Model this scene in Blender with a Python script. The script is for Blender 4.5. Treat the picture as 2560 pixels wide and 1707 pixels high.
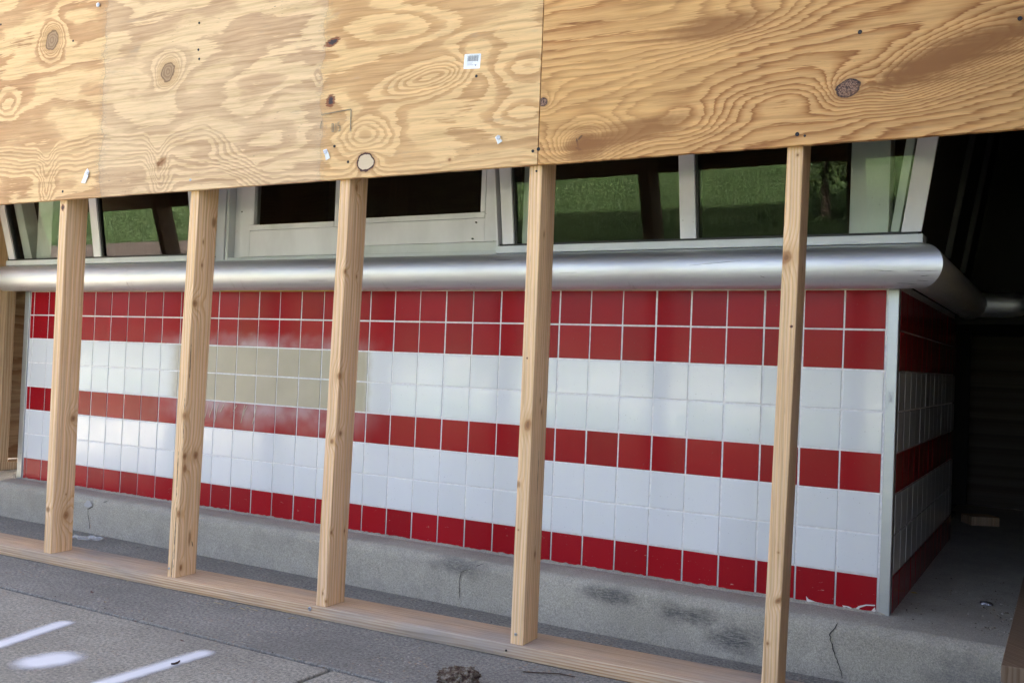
import bpy, bmesh, math, random
from math import sin, cos, tan, radians, pi, exp
from mathutils import Vector, Matrix
random.seed(7)
for o in list(bpy.data.objects):
    bpy.data.objects.remove(o)
scn = bpy.context.scene
COL = scn.collection

# ------------------------------------------------------------------ camera
CAM = Vector((0.43177, -2.71692, 0.78461))
RM = Matrix(((0.86350535, 0.50277247, 0.03972838),
             (0.02453440, 0.03680376, -0.99902129),
             (-0.50374256, 0.86363495, 0.01944502)))   # world -> (right, down, forward)
FPX = 2406.15                                          # focal length in photo pixels (2560 wide)
cam_d = bpy.data.cameras.new('camera')
cam_d.sensor_width = 36.0
cam_d.lens = FPX / 2560 * 36
cam_d.clip_start = 0.05
cam_d.clip_end = 500
cam = bpy.data.objects.new('camera', cam_d)
COL.objects.link(cam)
rgt, dwn, fwd = Vector(RM[0]), Vector(RM[1]), Vector(RM[2])
m = Matrix((rgt, -dwn, -fwd)).transposed().to_4x4()
m.translation = CAM
cam.matrix_world = m
scn.camera = cam

# ------------------------------------------------------------------ world and sun
SUN_EL, SUN_AZ = radians(33), radians(9)
w = bpy.data.worlds.new('World')
scn.world = w
w.use_nodes = True
nt = w.node_tree
bg = nt.nodes['Background']
sky = nt.nodes.new('ShaderNodeTexSky')
sky.sky_type = 'NISHITA'
sky.sun_disc = False
sky.sun_elevation = SUN_EL
sky.sun_rotation = SUN_AZ
sky.air_density = 0.22
sky.dust_density = 8.0
sky.ozone_density = 0.0
nt.links.new(sky.outputs[0], bg.inputs[0])
bg.inputs[1].default_value = 0.15
sd = bpy.data.lights.new('sun', 'SUN')
sd.energy = 5.0
sd.angle = radians(0.6)
sd.color = (1.0, 0.93, 0.82)
sun = bpy.data.objects.new('sun', sd)
COL.objects.link(sun)
sdir = Vector((sin(SUN_AZ) * cos(SUN_EL), cos(SUN_AZ) * cos(SUN_EL), sin(SUN_EL)))
sun.rotation_euler = (-sdir).to_track_quat('-Z', 'Y').to_euler()
sun.location = (2, 8, 9)
scn.view_settings.view_transform = 'Standard'
scn.view_settings.look = 'None'
scn.view_settings.gamma = 1
scn.view_settings.exposure = 4.05
scn.cycles.max_bounces = 10
scn.cycles.diffuse_bounces = 5
scn.cycles.transparent_max_bounces = 16

# ------------------------------------------------------------------ pixel helpers
def ray(x, y):
    return rgt * ((x - 1280) / FPX) + dwn * ((y - 853.5) / FPX) + fwd
def on_y(x, y, Y=0.0):
    d = ray(x, y)
    return CAM + d * ((Y - CAM.y) / d.y)
def on_z(x, y, Z=0.0):
    d = ray(x, y)
    return CAM + d * ((Z - CAM.z) / d.z)

# the hoarding's own frame: x along it, y into the building, z up; stud fronts at y = 0
HK = 0.0433
HA = math.atan(HK)
HO = Vector((0.0, -0.4587, 0.0))
HM = Matrix.Translation(HO) @ Matrix.Rotation(HA, 4, 'Z')
HI = HM.inverted()
def on_h(x, y, off=0.0):
    c = HI @ CAM
    d = HI.to_3x3() @ ray(x, y)
    return c + d * ((off - c.y) / d.y)

# ------------------------------------------------------------------ object helpers
def link(o, parent=None):
    COL.objects.link(o)
    if parent is not None:
        o.parent = parent
    return o
def tag(o, label=None, cat=None, group=None, kind=None):
    if label: o['label'] = label
    if cat: o['category'] = cat
    if group: o['group'] = group
    if kind: o['kind'] = kind
    return o
def empty(name, loc=(0, 0, 0), rz=0.0):
    o = bpy.data.objects.new(name, None)
    o.empty_display_size = 0.1
    o.location = loc
    o.rotation_euler = (0, 0, rz)
    COL.objects.link(o)
    return o
def mesh(name, vs, fs, mat, smooth=False):
    me = bpy.data.meshes.new(name)
    me.from_pydata([tuple(v) for v in vs], [], fs)
    me.update()
    if mat: me.materials.append(mat)
    if smooth:
        me.polygons.foreach_set('use_smooth', [True] * len(me.polygons))
    return me
def obj(name, me, parent=None):
    return link(bpy.data.objects.new(name, me), parent)
def fix_normals(me):
    bm = bmesh.new(); bm.from_mesh(me)
    bmesh.ops.recalc_face_normals(bm, faces=bm.faces)
    bm.to_mesh(me); bm.free()
BOXF = [(0, 3, 2, 1), (4, 5, 6, 7), (0, 1, 5, 4), (1, 2, 6, 5), (2, 3, 7, 6), (3, 0, 4, 7)]
def hexa(name, c8, mat, parent=None, bev=0.0, seg=2, smooth=False):
    """a box from eight corners: bottom ring of four, then top ring of four"""
    me = mesh(name, c8, BOXF, mat)
    bm = bmesh.new(); bm.from_mesh(me)
    bmesh.ops.recalc_face_normals(bm, faces=bm.faces)
    if bev > 0:
        bmesh.ops.bevel(bm, geom=bm.edges[:], offset=bev, segments=seg, affect='EDGES', profile=0.5)
    bm.to_mesh(me); bm.free()
    return obj(name, me, parent)
def corners(x0, x1, y0, y1, z0, z1):
    return [(x0, y0, z0), (x1, y0, z0), (x1, y1, z0), (x0, y1, z0),
            (x0, y0, z1), (x1, y0, z1), (x1, y1, z1), (x0, y1, z1)]
def box(name, x0, x1, y0, y1, z0, z1, mat, parent=None, bev=0.0, seg=2):
    return hexa(name, corners(x0, x1, y0, y1, z0, z1), mat, parent, bev, seg)
def ribbon(name, pts, widths, nrm, mat, parent=None, lift=0.0006):
    """a thin raised strip along pts lying on a plane with normal nrm"""
    vs, fs = [], []
    n = Vector(nrm).normalized()
    for i, p in enumerate(pts):
        a = Vector(pts[max(i - 1, 0)]); b = Vector(pts[min(i + 1, len(pts) - 1)])
        s = (b - a).cross(n).normalized()
        wd = widths[i] if isinstance(widths, (list, tuple)) else widths
        p = Vector(p)
        vs += [p + s * wd / 2, p + n * lift, p - s * wd / 2]
        if i:
            k = 3 * i
            fs += [(k - 3, k - 2, k + 1, k), (k - 2, k - 1, k + 2, k + 1)]
    me = mesh(name, vs, fs, mat, True)
    return obj(name, me, parent)
def tube_mesh(name, pts, r, mat, n=8):
    vs, fs = [], []
    for i, p in enumerate(pts):
        p = Vector(p)
        a = Vector(pts[max(i - 1, 0)]); b = Vector(pts[min(i + 1, len(pts) - 1)])
        d = (b - a).normalized()
        u = d.orthogonal().normalized(); v = d.cross(u)
        rr = r[i] if isinstance(r, (list, tuple)) else r
        for k in range(n):
            t = 2 * pi * k / n
            vs.append(p + (u * cos(t) + v * sin(t)) * rr)
        if i:
            for k in range(n):
                fs.append(((i - 1) * n + k, (i - 1) * n + (k + 1) % n, i * n + (k + 1) % n, i * n + k))
    fs += [tuple(range(n)), tuple(range((len(pts) - 1) * n, len(pts) * n))]
    return mesh(name, vs, fs, mat, True)

# ------------------------------------------------------------------ node maths
class S:
    """a value socket (or number) with arithmetic that builds Math nodes"""
    tree = None
    def __init__(self, s): self.s = s
    @staticmethod
    def op(kind, *a):
        n = S.tree.nodes.new('ShaderNodeMath')
        n.operation = kind
        for i, v in enumerate(a):
            if isinstance(v, S): S.tree.links.new(v.s, n.inputs[i])
            else: n.inputs[i].default_value = float(v)
        return S(n.outputs[0])
    def __add__(a, b): return S.op('ADD', a, b)
    __radd__ = __add__
    def __sub__(a, b): return S.op('SUBTRACT', a, b)
    def __rsub__(a, b): return S.op('SUBTRACT', b, a)
    def __mul__(a, b): return S.op('MULTIPLY', a, b)
    __rmul__ = __mul__
    def __truediv__(a, b): return S.op('DIVIDE', a, b)
    def clamp(a): return S.op('MINIMUM', S.op('MAXIMUM', a, 0.0), 1.0)
def smooth(v, lo, hi):
    n = S.tree.nodes.new('ShaderNodeMapRange')
    n.interpolation_type = 'SMOOTHSTEP'
    S.tree.links.new(v.s, n.inputs[0])
    n.inputs[1].default_value = lo; n.inputs[2].default_value = hi
    n.inputs[3].default_value = 0; n.inputs[4].default_value = 1
    if lo > hi:
        n.inputs[1].default_value = hi; n.inputs[2].default_value = lo
        n.inputs[3].default_value = 1; n.inputs[4].default_value = 0
    return S(n.outputs[0])
def combine(x, y, z):
    n = S.tree.nodes.new('ShaderNodeCombineXYZ')
    for i, v in enumerate((x, y, z)):
        if isinstance(v, S): S.tree.links.new(v.s, n.inputs[i])
        else: n.inputs[i].default_value = v
    return n.outputs[0]
def noise(x, y, z=0.0, scale=1.0, detail=2.0, rough=0.5, dist=0.0):
    n = S.tree.nodes.new('ShaderNodeTexNoise')
    S.tree.links.new(combine(x, y, z), n.inputs['Vector'])
    n.inputs['Scale'].default_value = scale
    n.inputs['Detail'].default_value = detail
    n.inputs['Roughness'].default_value = rough
    n.inputs['Distortion'].default_value = dist
    return S(n.outputs[0])
def voronoi(x, y, z, scale, rand=1.0, feature='F1'):
    n = S.tree.nodes.new('ShaderNodeTexVoronoi')
    n.feature = feature
    S.tree.links.new(combine(x, y, z), n.inputs['Vector'])
    n.inputs['Scale'].default_value = scale
    n.inputs['Randomness'].default_value = rand
    return n
def ramp(v, stops, mode='LINEAR'):
    n = S.tree.nodes.new('ShaderNodeValToRGB')
    n.color_ramp.interpolation = mode
    e = n.color_ramp.elements
    while len(e) < len(stops): e.new(0.5)
    for q, (p, c) in zip(e, stops):
        q.position = p
        q.color = (*c, 1) if len(c) == 3 else c
    S.tree.links.new(v.s, n.inputs[0])
    return n.outputs[0]
def mix(fac, a, b, blend='MIX'):
    n = S.tree.nodes.new('ShaderNodeMix')
    n.data_type = 'RGBA'
    n.blend_type = blend
    def put(v, i):
        if isinstance(v, (tuple, list)): n.inputs[i].default_value = (*v[:3], 1)
        elif isinstance(v, S): S.tree.links.new(v.s, n.inputs[i])
        else: S.tree.links.new(v, n.inputs[i])
    if isinstance(fac, S): S.tree.links.new(fac.s, n.inputs[0])
    else: n.inputs[0].default_value = fac
    put(a, 6); put(b, 7)
    return n.outputs[2]
def start(name):
    mt = bpy.data.materials.new(name)
    mt.use_nodes = True
    S.tree = mt.node_tree
    return mt, mt.node_tree.nodes['Principled BSDF']
def coords(kind):
    if kind == 'world':
        n = S.tree.nodes.new('ShaderNodeNewGeometry'); out = n.outputs['Position']
    else:
        n = S.tree.nodes.new('ShaderNodeTexCoord'); out = n.outputs['Object']
    s = S.tree.nodes.new('ShaderNodeSeparateXYZ')
    S.tree.links.new(out, s.inputs[0])
    return S(s.outputs[0]), S(s.outputs[1]), S(s.outputs[2])
def obj_random():
    n = S.tree.nodes.new('ShaderNodeObjectInfo')
    return S(n.outputs['Random'])
def bump(bsdf, hgt, strength=0.3, dist=0.01):
    n = S.tree.nodes.new('ShaderNodeBump')
    n.inputs['Strength'].default_value = strength
    n.inputs['Distance'].default_value = dist
    S.tree.links.new(hgt.s, n.inputs['Height'])
    S.tree.links.new(n.outputs[0], bsdf.inputs['Normal'])
def setc(bsdf, col):
    if isinstance(col, (tuple, list)): bsdf.inputs['Base Color'].default_value = (*col, 1)
    else: S.tree.links.new(col, bsdf.inputs['Base Color'])
def plain(name, col, rough=0.6, metal=0.0, spec=0.5):
    mt, b = start(name)
    setc(b, col)
    b.inputs['Roughness'].default_value = rough
    b.inputs['Metallic'].default_value = metal
    b.inputs['Specular IOR Level'].default_value = spec
    return mt

# ------------------------------------------------------------------ wood
def wood(name, coordf, knots=(), slope=14.0, warp=1.8, fa=1.6, fc=4.0, feather=0.25, seed=0.0,
         pale=(.66, .47, .255), tan_=(.50, .305, .145), dark=(.42, .235, .10), prof=(.42, .58, .9),
         tint=(.60, .47, .30), tint_amt=.5, zones=(), specks=.5, rough=.62, tilt=0.0, fine=260, extra=None, seams=(), dw=0.0):
    mt, b = start(name)
    x, y, z = coords('object')
    a, c = coordf(x, y, z)
    ga, gc = a, c
    if dw:
        a = ga + (noise(ga * 7.0, gc * 11.0, seed + 61, 1.0, 3.0) - .5) * (.09 * dw)
        c = gc + (noise(ga * 5.0, gc * 16.0, seed + 65, 1.0, 3.0) - .5) * (.035 * dw)
    streak = noise(a * 9.0, c * fine, seed, 1.0, 2.0, .6)
    fibre = noise(ga * 5.0, gc * fine * .42, seed + 71, 1.0, 4.0, .7)
    streak2 = noise(a * 2.2, c * fine * .35, seed + 4, 1.0, 3.0, .6)
    h = (c + a * tilt) * slope + noise(a * fa, c * fc, seed, 1.0, 2.4, .45) * warp * 2 \
        + (noise(a * 14.0, c * 40.0, seed + 9, 1.0, 2.0) - .5) * (feather * .9) + (streak - .5) * feather + (fibre - .5) * feather * 1.3
    masks = []
    wa, wc_ = a, c
    for k in knots:
        a0, c0, ra, rc, rot, amp, sp, kind = k
        da, dc = a - a0, c - c0
        if kind in ('plug', 'dark', 'pitch', 'crack', 'brown', 'stain'): da, dc = ga - a0, gc - c0
        elif kind == 'round': da, dc = (ga + a) * .5 - a0, (gc + c) * .5 - c0
        p = (da * cos(rot) + dc * sin(rot)) / ra
        q = (dc * cos(rot) - da * sin(rot)) / rc
        d2 = p * p + q * q
        if amp:
            if sp < 0:      # tight rings that close up towards the knot
                h = h + S.op('POWER', 2.71828, S.op('SQRT', d2) * (1.0 / sp)) * amp
            else:
                h = h + S.op('POWER', 2.71828, d2 * (-1.0 / (sp * sp))) * amp
        if kind != 'none':
            masks.append((kind, d2, p, q))
    if extra: h = h + extra(a, c)
    t = S.op('FRACT', h)
    p0, p1, p2 = prof
    col = ramp(t, [(0.0, pale), (p0, pale), (p1, tan_), (p2, dark), (min(p2 + .06, .985), tan_), (1.0, pale)])
    big = noise(a * 1.3, c * 3.1, seed + 20, 1.0, 3.0, .6)
    col = mix(smooth(big, .42, .68) * tint_amt, col, tint)
    for (lo, hi, zc, amt) in zones:
        zm = smooth(a, lo - .004, lo + .004) * smooth(a, hi + .004, hi - .004) * amt
        col = mix(zm * (streak2 * .9 + .4), col, zc)
    col = mix(1.0, col, ramp(streak2, [(0.36, (.84, .81, .77)), (.5, (1, 1, 1)), (.64, (1.07, 1.06, 1.05))]), 'MULTIPLY')
    col = mix(1.0, col, ramp(fibre, [(0.36, (.86, .82, .77)), (.5, (1, 1, 1)), (.64, (1.08, 1.075, 1.06))]), 'MULTIPLY')
    if specks:
        sn = noise(a * 55.0, c * 420.0, seed + 30, 1.0, 1.0)
        dens = smooth(noise(a * 2.5, c * 5.0, seed + 33, 1.0, 2.0), .45, .7)
        col = mix(smooth(sn, .70, .78) * dens * specks, col, (.12, .09, .065))
        # short dark pores and grey smudges drawn out along the grain
        pore = smooth(noise(a * 22.0, c * 300.0, seed + 41, 1.0, 2.0, .6), .66, .74)
        col = mix(pore * .28, col, (.26, .17, .09))
        smud = smooth(noise(a * 7.0, c * 26.0, seed + 45, 1.0, 4.0, .7), .60, .78)
        col = mix(smud * .38 * specks, col, (.30, .26, .20))
    for (sa, amt) in seams:
        sn = (noise(c * 3.0, 0.0, sa, 1.0, 2.0) - .5) * .012
        near = S.op('ABSOLUTE', a - sa + sn)
        grit_ = smooth(noise(a * 90.0, c * 330.0, seed + 51, 1.0, 4.0, .75), .46, .70)
        col = mix(smooth(near, .035, .004) * grit_ * amt, col, (.20, .18, .15))
        col = mix(smooth(near, .0022, .0006) * .45 * amt, col, (.22, .15, .09))
    jig = (noise(a * 60.0, c * 60.0, seed + 3, 1.0, 3.0) - .5)
    for kind, d2, p, q in masks:
        d = S.op('SQRT', d2) + jig * .5
        if kind == 'round':
            col = mix(smooth(d, 2.3, .9) * .45, col, (.45, .25, .09))
            rings = S.op('SINE', d * 17.0) * .5 + .5
            kc = mix(rings, (.27, .165, .085), (.38, .245, .135))
            col = mix(smooth(d, 1.06, .92), col, kc)
            col = mix(smooth(d, .84, .95) * smooth(d, 1.12, 1.0) * .7, col, (.12, .062, .03))
        elif kind == 'brown':
            col = mix(smooth(d, 2.4, .7) * .55, col, (.52, .30, .13))
            col = mix(smooth(d, 1.05, .55) * .85, col, (.36, .17, .065))
            col = mix(smooth(d + (streak - .5) * 1.2, .45, .2) * .55, col, (.14, .06, .03))
        elif kind == 'pitch':
            d = d + (streak - .5) * 1.5 + jig * 1.0
            col = mix(smooth(d, 1.35, 1.0) * .92, col, (.20, .060, .024))
            col = mix(smooth(d, .80, .5), col, (.05, .035, .035))
        elif kind == 'dark':
            g = noise(a * 420.0, c * 420.0, seed + 5, 1.0, 2.0)
            col = mix(smooth(d, 1.8, 1.0) * .5, col, (.33, .16, .06))
            col = mix(smooth(d, 1.05, .95), col, ramp(g, [(.42, (.045, .022, .02)), (.56, (.30, .17, .11))]))
            col = mix(smooth(d, .84, .95) * smooth(d, 1.1, 1.0) * .9, col, (.03, .018, .018))
        elif kind == 'plug':
            col = mix(smooth(d, 1.5, .98) * .7, col, (.30, .135, .05))
            col = mix(smooth(d, .86, .93) * smooth(d, 1.12, 1.04), col, (.055, .02, .018))
            col = mix(smooth(d, .92, .87), col, mix(streak, (.56, .44, .29), (.64, .51, .35)))
        elif kind == 'crack':
            d = d + jig * .9
            col = mix(smooth(d, 1.0, .5) * .9, col, (.05, .028, .02))
        elif kind == 'stain':
            col = mix(smooth(d + (streak2 - .5) * 1.2, 1.35, .4) * .78, col, (.25, .105, .03))
    setc(b, col)
    b.inputs['Roughness'].default_value = rough
    b.inputs['Specular IOR Level'].default_value = .3
    bump(b, streak * .5 + t * .25, .16, .0015)
    return mt
def ply_co(x, y, z): return x, z
def stud_co(x, y, z): return z, x + y
def plate_co(x, y, z): return x, z + y

# ------------------------------------------------------------------ other materials
def concrete(name, c1, c2, agg=.0, stain=(.12, .11, .10), fine=1.0, seed=0.0, wear=(), grain=1.0, gs=110.0):
    mt, b = start(name)
    x, y, z = coords('world')
    n1 = noise(x, y, z + seed, 2.3, 5.0, .62)
    n2 = noise(x, y, z + seed, 14.0, 4.0, .65)
    n3 = noise(x, y, z + seed, gs, 4.0, .75)
    n5 = noise(x, y, z + seed, 420.0, 2.0, .7)
    col = ramp(n1 * .55 + n2 * .45, [(.32, c2), (.66, c1)])
    col = mix(grain, col, ramp(n3, [(.38, (.60, .60, .60)), (.5, (1, 1, 1)), (.61, (1.36, 1.34, 1.30))]), 'MULTIPLY')
    col = mix(.75 * fine, col, ramp(n5, [(.38, (.62, .62, .63)), (.5, (1, 1, 1)), (.62, (1.3, 1.29, 1.25))]), 'MULTIPLY')
    hgt = n3 * .6 + n5 * .35 + n2 * .6
    if agg:
        v = voronoi(x, y, z, 95.0)
        vc = v.outputs['Color']; vd = S(v.outputs['Distance'])
        sel = S.tree.nodes.new('ShaderNodeSeparateColor'); S.tree.links.new(vc, sel.inputs[0])
        pick = smooth(S(sel.outputs[0]), .60, .64) * smooth(vd, .42, .30) * smooth(noise(x, y, z, 5.0, 3.0), .40, .60)
        stone = ramp(S(sel.outputs[1]), [(0, (.30, .19, .11)), (.35, (.36, .30, .22)), (.6, (.30, .30, .29)), (.8, (.46, .42, .36)), (1, (.10, .10, .11))])
        col = mix(pick * agg, col, stone)
        hgt = hgt + pick * .5
    s1 = noise(x, y, z + seed + 7, 1.1, 4.0, .6)
    col = mix(smooth(s1, .52, .74) * .5, col, stain)
    pit = noise(x, y, z + 3, 320.0, 1.0)
    col = mix(smooth(pit, .70, .76) * .6, col, (.05, .05, .05))
    for (cx, cy, cz, rx, rz, amt, wc) in wear:
        dx, dz = (x - cx) / rx, (z + y * .4 - cz) / rz
        dd = S.op('SQRT', dx * dx + dz * dz) + (n2 - .5) * 1.6
        brush = smooth(noise(x * 60.0, y * 60.0, z * 330.0, 1.0, 5.0, .8), .38, .58)
        col = mix(smooth(dd, 1.35, .2) * (brush * .65 + .35) * amt * .9, col, wc)
    setc(b, col)
    b.inputs['Roughness'].default_value = .85
    b.inputs['Specular IOR Level'].default_value = .25
    bump(b, hgt, .45, .004)
    return mt

T = 0.109
ZT = 9.3 * T           # top of the tiled wall (1.0137)
def tile_mat(name, base, var, red):
    mt, b = start(name)
    x, y, z = coords('world')
    rnd = obj_random()
    col = ramp(rnd, [(0, tuple(c * (1 - var) for c in base)), (.5, base), (1, tuple(min(1, c * (1 + var)) for c in base))])
    # rolled-on beige cover paint over the fourth and third courses, with mist round it
    wob = (noise(x, z, 0.0, 22.0, 3.0) - .5)
    soft = smooth(x + wob * .03, -2.80, -2.70) * smooth(x + wob * .02, -1.715, -1.765)
    z3, z5 = ZT - 2 * T, ZT - 4 * T
    core = soft * smooth(z + wob * .008, z5 - .004, z5 + .004) * smooth(z, z3 + .004, z3 - .004)
    mist = smooth(x + wob * .10, -2.95, -2.55) * smooth(x + wob * .1, -1.60, -1.95) \
        * smooth(z + wob * .05, z5 - T * 1.15, z5 - .01) * smooth(z + wob * .04, z3 + T * .62, z3 + .0)
    grain = noise(x, z, 1.0, 900.0, 2.0)
    patchy = smooth(noise(x, z, 5.0, 7.0, 2.0), .30, .68)
    col = mix(mist * (patchy * .8 + .2) * (grain * .5 + .3) * (.85 if red else .5), col, (.62, .62, .60) if red else (.66, .62, .48))
    paint = ramp(noise(x, z, 2.0, 9.0, 3.0), [(.3, (.385, .335, .23)), (.7, (.44, .385, .275))])
    col = mix(core * .97, col, paint)
    # grime and scuffs low down
    low = smooth(z, .32, .16)
    scuff = smooth(noise(x * 30.0, y, z * 90.0, 1.0, 3.0, .7), .66, .72) * (low * .8 + .04)
    col = mix(scuff, col, (.42, .30, .26) if red else (.30, .28, .25))
    speck = smooth(noise(x, y, z, 240.0, 1.0), .76, .80)
    col = mix(speck * .6, col, (.16, .14, .12))
    setc(b, col)
    rgh = noise(x, y, z, 30.0, 3.0) * .10 + (.14 if red else .07) + core * .14 + mist * .10
    S.tree.links.new(rgh.s, b.inputs['Roughness'])
    b.inputs['Specular IOR Level'].default_value = .20 if red else .5
    bump(b, noise(x, y, z + rnd * 9.0, 38.0, 3.0, .55) + noise(x, y, z, 420.0, 1.0) * .05, .06, .004)
    return mt
M = {}
M['red_tile'] = tile_mat('red_glaze', (.30, .0065, .0125), .10, True)
M['white_tile'] = tile_mat('white_glaze', (.68, .70, .69), .035, False)

def mk_grout():
    mt, b = start('grout')
    x, y, z = coords('world')
    n = noise(x, y, z, 60.0, 4.0, .7)
    col = ramp(n, [(.3, (.64, .63, .60)), (.6, (.80, .795, .77))])
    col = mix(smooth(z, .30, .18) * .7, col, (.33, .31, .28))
    setc(b, col)
    b.inputs['Roughness'].default_value = .9
    bump(b, n, .3, .003)
    return mt
M['grout'] = mk_grout()

def mk_metal(name, col, rough, scr=.5):
    mt, b = start(name)
    x, y, z = coords('world')
    br = noise(x * 1.2, y * 160.0, z * 320.0, 1.0, 3.0, .65)
    sm = noise(x * 2.0, y * 9.0, z * 14.0, 1.0, 4.0, .6)
    c = ramp(br * .5 + sm * .5, [(.3, tuple(v * .86 for v in col)), (.7, col)])
    scratch = smooth(noise(x * 5.0, y * 120.0, z * 240.0 + 5.0, 1.0, 2.0, .5), .69, .74) * scr
    dirt = smooth(noise(x * 26.0, y * 8.0, z * 12.0, 1.0, 4.0, .7), .60, .78) * smooth(z, 1.06, 1.015)
    c = mix(scratch, c, (.12, .11, .11))
    c = mix(dirt * .5, c, (.30, .27, .25))
    setc(b, c)
    b.inputs['Metallic'].default_value = 1.0
    r = br * .10 + sm * .10 + (rough - .1) + scratch * .2 + dirt * .3
    S.tree.links.new(r.s, b.inputs['Roughness'])
    bump(b, br, .04, .001)
    return mt
M['steel'] = mk_metal('brushed_steel', (.78, .79, .81), .54)
M['zinc'] = mk_metal('galvanised_trim', (.46, .48, .50), .42, .2)

def mk_frame(name, col):
    mt, b = start(name)
    x, y, z = coords('world')
    n = noise(x * 6, y * 6, z * 3, 1.0, 4.0, .6)
    c = ramp(n, [(.3, tuple(v * .84 for v in col)), (.62, col)])
    g = smooth(noise(x, y, z, 120.0, 2.0), .73, .79)
    c = mix(g * .7, c, (.10, .09, .08))
    setc(b, c)
    b.inputs['Roughness'].default_value = .42
    b.inputs['Specular IOR Level'].default_value = .45
    bump(b, noise(x, y, z, 300.0, 2.0), .05, .001)
    return mt
M['frame'] = mk_frame('painted_aluminium', (.80, .80, .86))
M['frame_blue'] = mk_frame('sill_flashing', (.66, .69, .71))
M['gasket'] = plain('black_gasket', (.012, .012, .013), .5)
M['shadow_gap'] = plain('black_joint', (.02, .02, .02), .8)
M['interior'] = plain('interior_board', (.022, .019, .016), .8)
M['inner_panel'] = mk_frame('inner_panel_paint', (.80, .82, .80))
M['soffit'] = plain('soffit_board', (.07, .06, .05), .85)
M['upper_wall'] = plain('upper_wall_render', (.40, .38, .35), .9)
M['yellow'] = plain('yellow_sealant', (.50, .40, .10), .7)
M['caulk'] = plain('old_caulk', (.52, .48, .38), .8)
M['crack'] = plain('crack_line', (.035, .033, .030), .95)
M['drip'] = plain('beige_drip', (.50, .45, .33), .45)

def mk_glass():
    mt = bpy.data.materials.new('window_glass')
    mt.use_nodes = True
    t = mt.node_tree; S.tree = t
    for n in list(t.nodes): t.nodes.remove(n)
    out = t.nodes.new('ShaderNodeOutputMaterial')
    fr = t.nodes.new('ShaderNodeFresnel'); fr.inputs[0].default_value = 1.52
    tr = t.nodes.new('ShaderNodeBsdfTransparent'); tr.inputs[0].default_value = (.84, .88, .86, 1)
    gl = t.nodes.new('ShaderNodeBsdfGlossy'); gl.inputs['Roughness'].default_value = 0.0
    gl.inputs['Color'].default_value = (1, 1, 1, 1)
    df = t.nodes.new('ShaderNodeBsdfDiffuse'); df.inputs[0].default_value = (.5, .5, .48, 1)
    m1 = t.nodes.new('ShaderNodeMixShader'); m2 = t.nodes.new('ShaderNodeMixShader')
    x, y, z = coords('world')
    dust = smooth(noise(x, y, z, 160.0, 2.0), .70, .80) * .05 + noise(x, y, z, 6.0, 4.0) * .003
    t.links.new(fr.outputs[0], m1.inputs[0])
    t.links.new(tr.outputs[0], m1.inputs[1]); t.links.new(gl.outputs[0], m1.inputs[2])
    t.links.new(dust.s, m2.inputs[0])
    t.links.new(m1.outputs[0], m2.inputs[1]); t.links.new(df.outputs[0], m2.inputs[2])
    t.links.new(m2.outputs[0], out.inputs[0])
    return mt
M['glass'] = mk_glass()

M['step'] = concrete('step_concrete', (.41, .385, .315), (.29, .272, .225), 0.0, (.25, .215, .165), .8, 2.0, wear=[
    (-1.25, 0, .07, .10, .035, .8, (.075, .075, .075)), (-.72, 0, .06, .11, .028, .9, (.065, .065, .066)),
    (-.47, 0, .045, .10, .03, .95, (.06, .06, .062)), (-.34, 0, -.005, .09, .04, .95, (.055, .055, .058)),
    (.30, 0, .0, .16, .06, .6, (.10, .10, .105))], grain=.45, gs=200.0)
M['walk_dark'] = concrete('walk_aggregate', (.25, .243, .212), (.17, .165, .145), .9, (.13, .124, .106), 1.0, 5.0)
M['walk_light'] = concrete('walk_concrete', (.31, .297, .25), (.215, .205, .172), .5, (.18, .168, .14), 1.0, 9.0)
M['joint'] = plain('joint_dirt', (.045, .042, .036), .95)

# ------------------------------------------------------------------ ground
def ground_patch(name, x0, x1, y0, y1, z, mat, kind='structure'):
    o = obj(name, mesh(name, [(x0, y0, z), (x1, y0, z), (x1, y1, z), (x0, y1, z)], [(0, 1, 2, 3)], mat))
    tag(o, kind=kind)
    return o
def mk_soil():
    mt, b = start('soil')
    x, y, z = coords('world')
    n = noise(x, y, z, 3.0, 5.0, .7)
    setc(b, ramp(n, [(.3, (.045, .06, .018)), (.7, (.075, .10, .03))]))
    b.inputs['Roughness'].default_value = .95
    return mt
M['soil'] = mk_soil()
ground_patch('ground', -160, 160, -160, 160, -0.06, M['soil'])

# pavement: a dirt bed with concrete slabs laid in it
pav = ground_patch('pavement', -9.0, 6.0, -5.0, 0.2, -0.020, M['joint'])
def slab(x0, x1, y0, y1, mat, dz=0.0):
    g = .0065
    # the long joint runs with the hoarding, a little off the wall's line
    def sk(x, y): return (x, y + HK * .32 * (x + 1.1) if y < -.3 else y)
    c = [(*sk(x0 + g, y0 + g), -.08), (*sk(x1 - g, y0 + g), -.08), (*sk(x1 - g, y1 - g), -.08), (*sk(x0 + g, y1 - g), -.08),
         (*sk(x0 + g, y0 + g), dz), (*sk(x1 - g, y0 + g), dz), (*sk(x1 - g, y1 - g), dz), (*sk(x0 + g, y1 - g), dz)]
    return hexa('slab', c, mat, pav, .004, 2)
YJ = -0.842
for i, (xa, xb) in enumerate([(-9, -5.6), (-5.6, 1.2), (1.2, 6)]):
    slab(xa, xb, YJ, 0.1, M['walk_dark'], 0.0)
xs = [-1.142 + 1.52 * k for k in range(-5, 5)]
for j in range(2):
    for xa, xb in zip(xs[:-1], xs[1:]):
        slab(xa, xb, YJ - 1.9 * (j + 1), YJ - 1.9 * j, M['walk_light'], random.uniform(-.001, .001))

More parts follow.
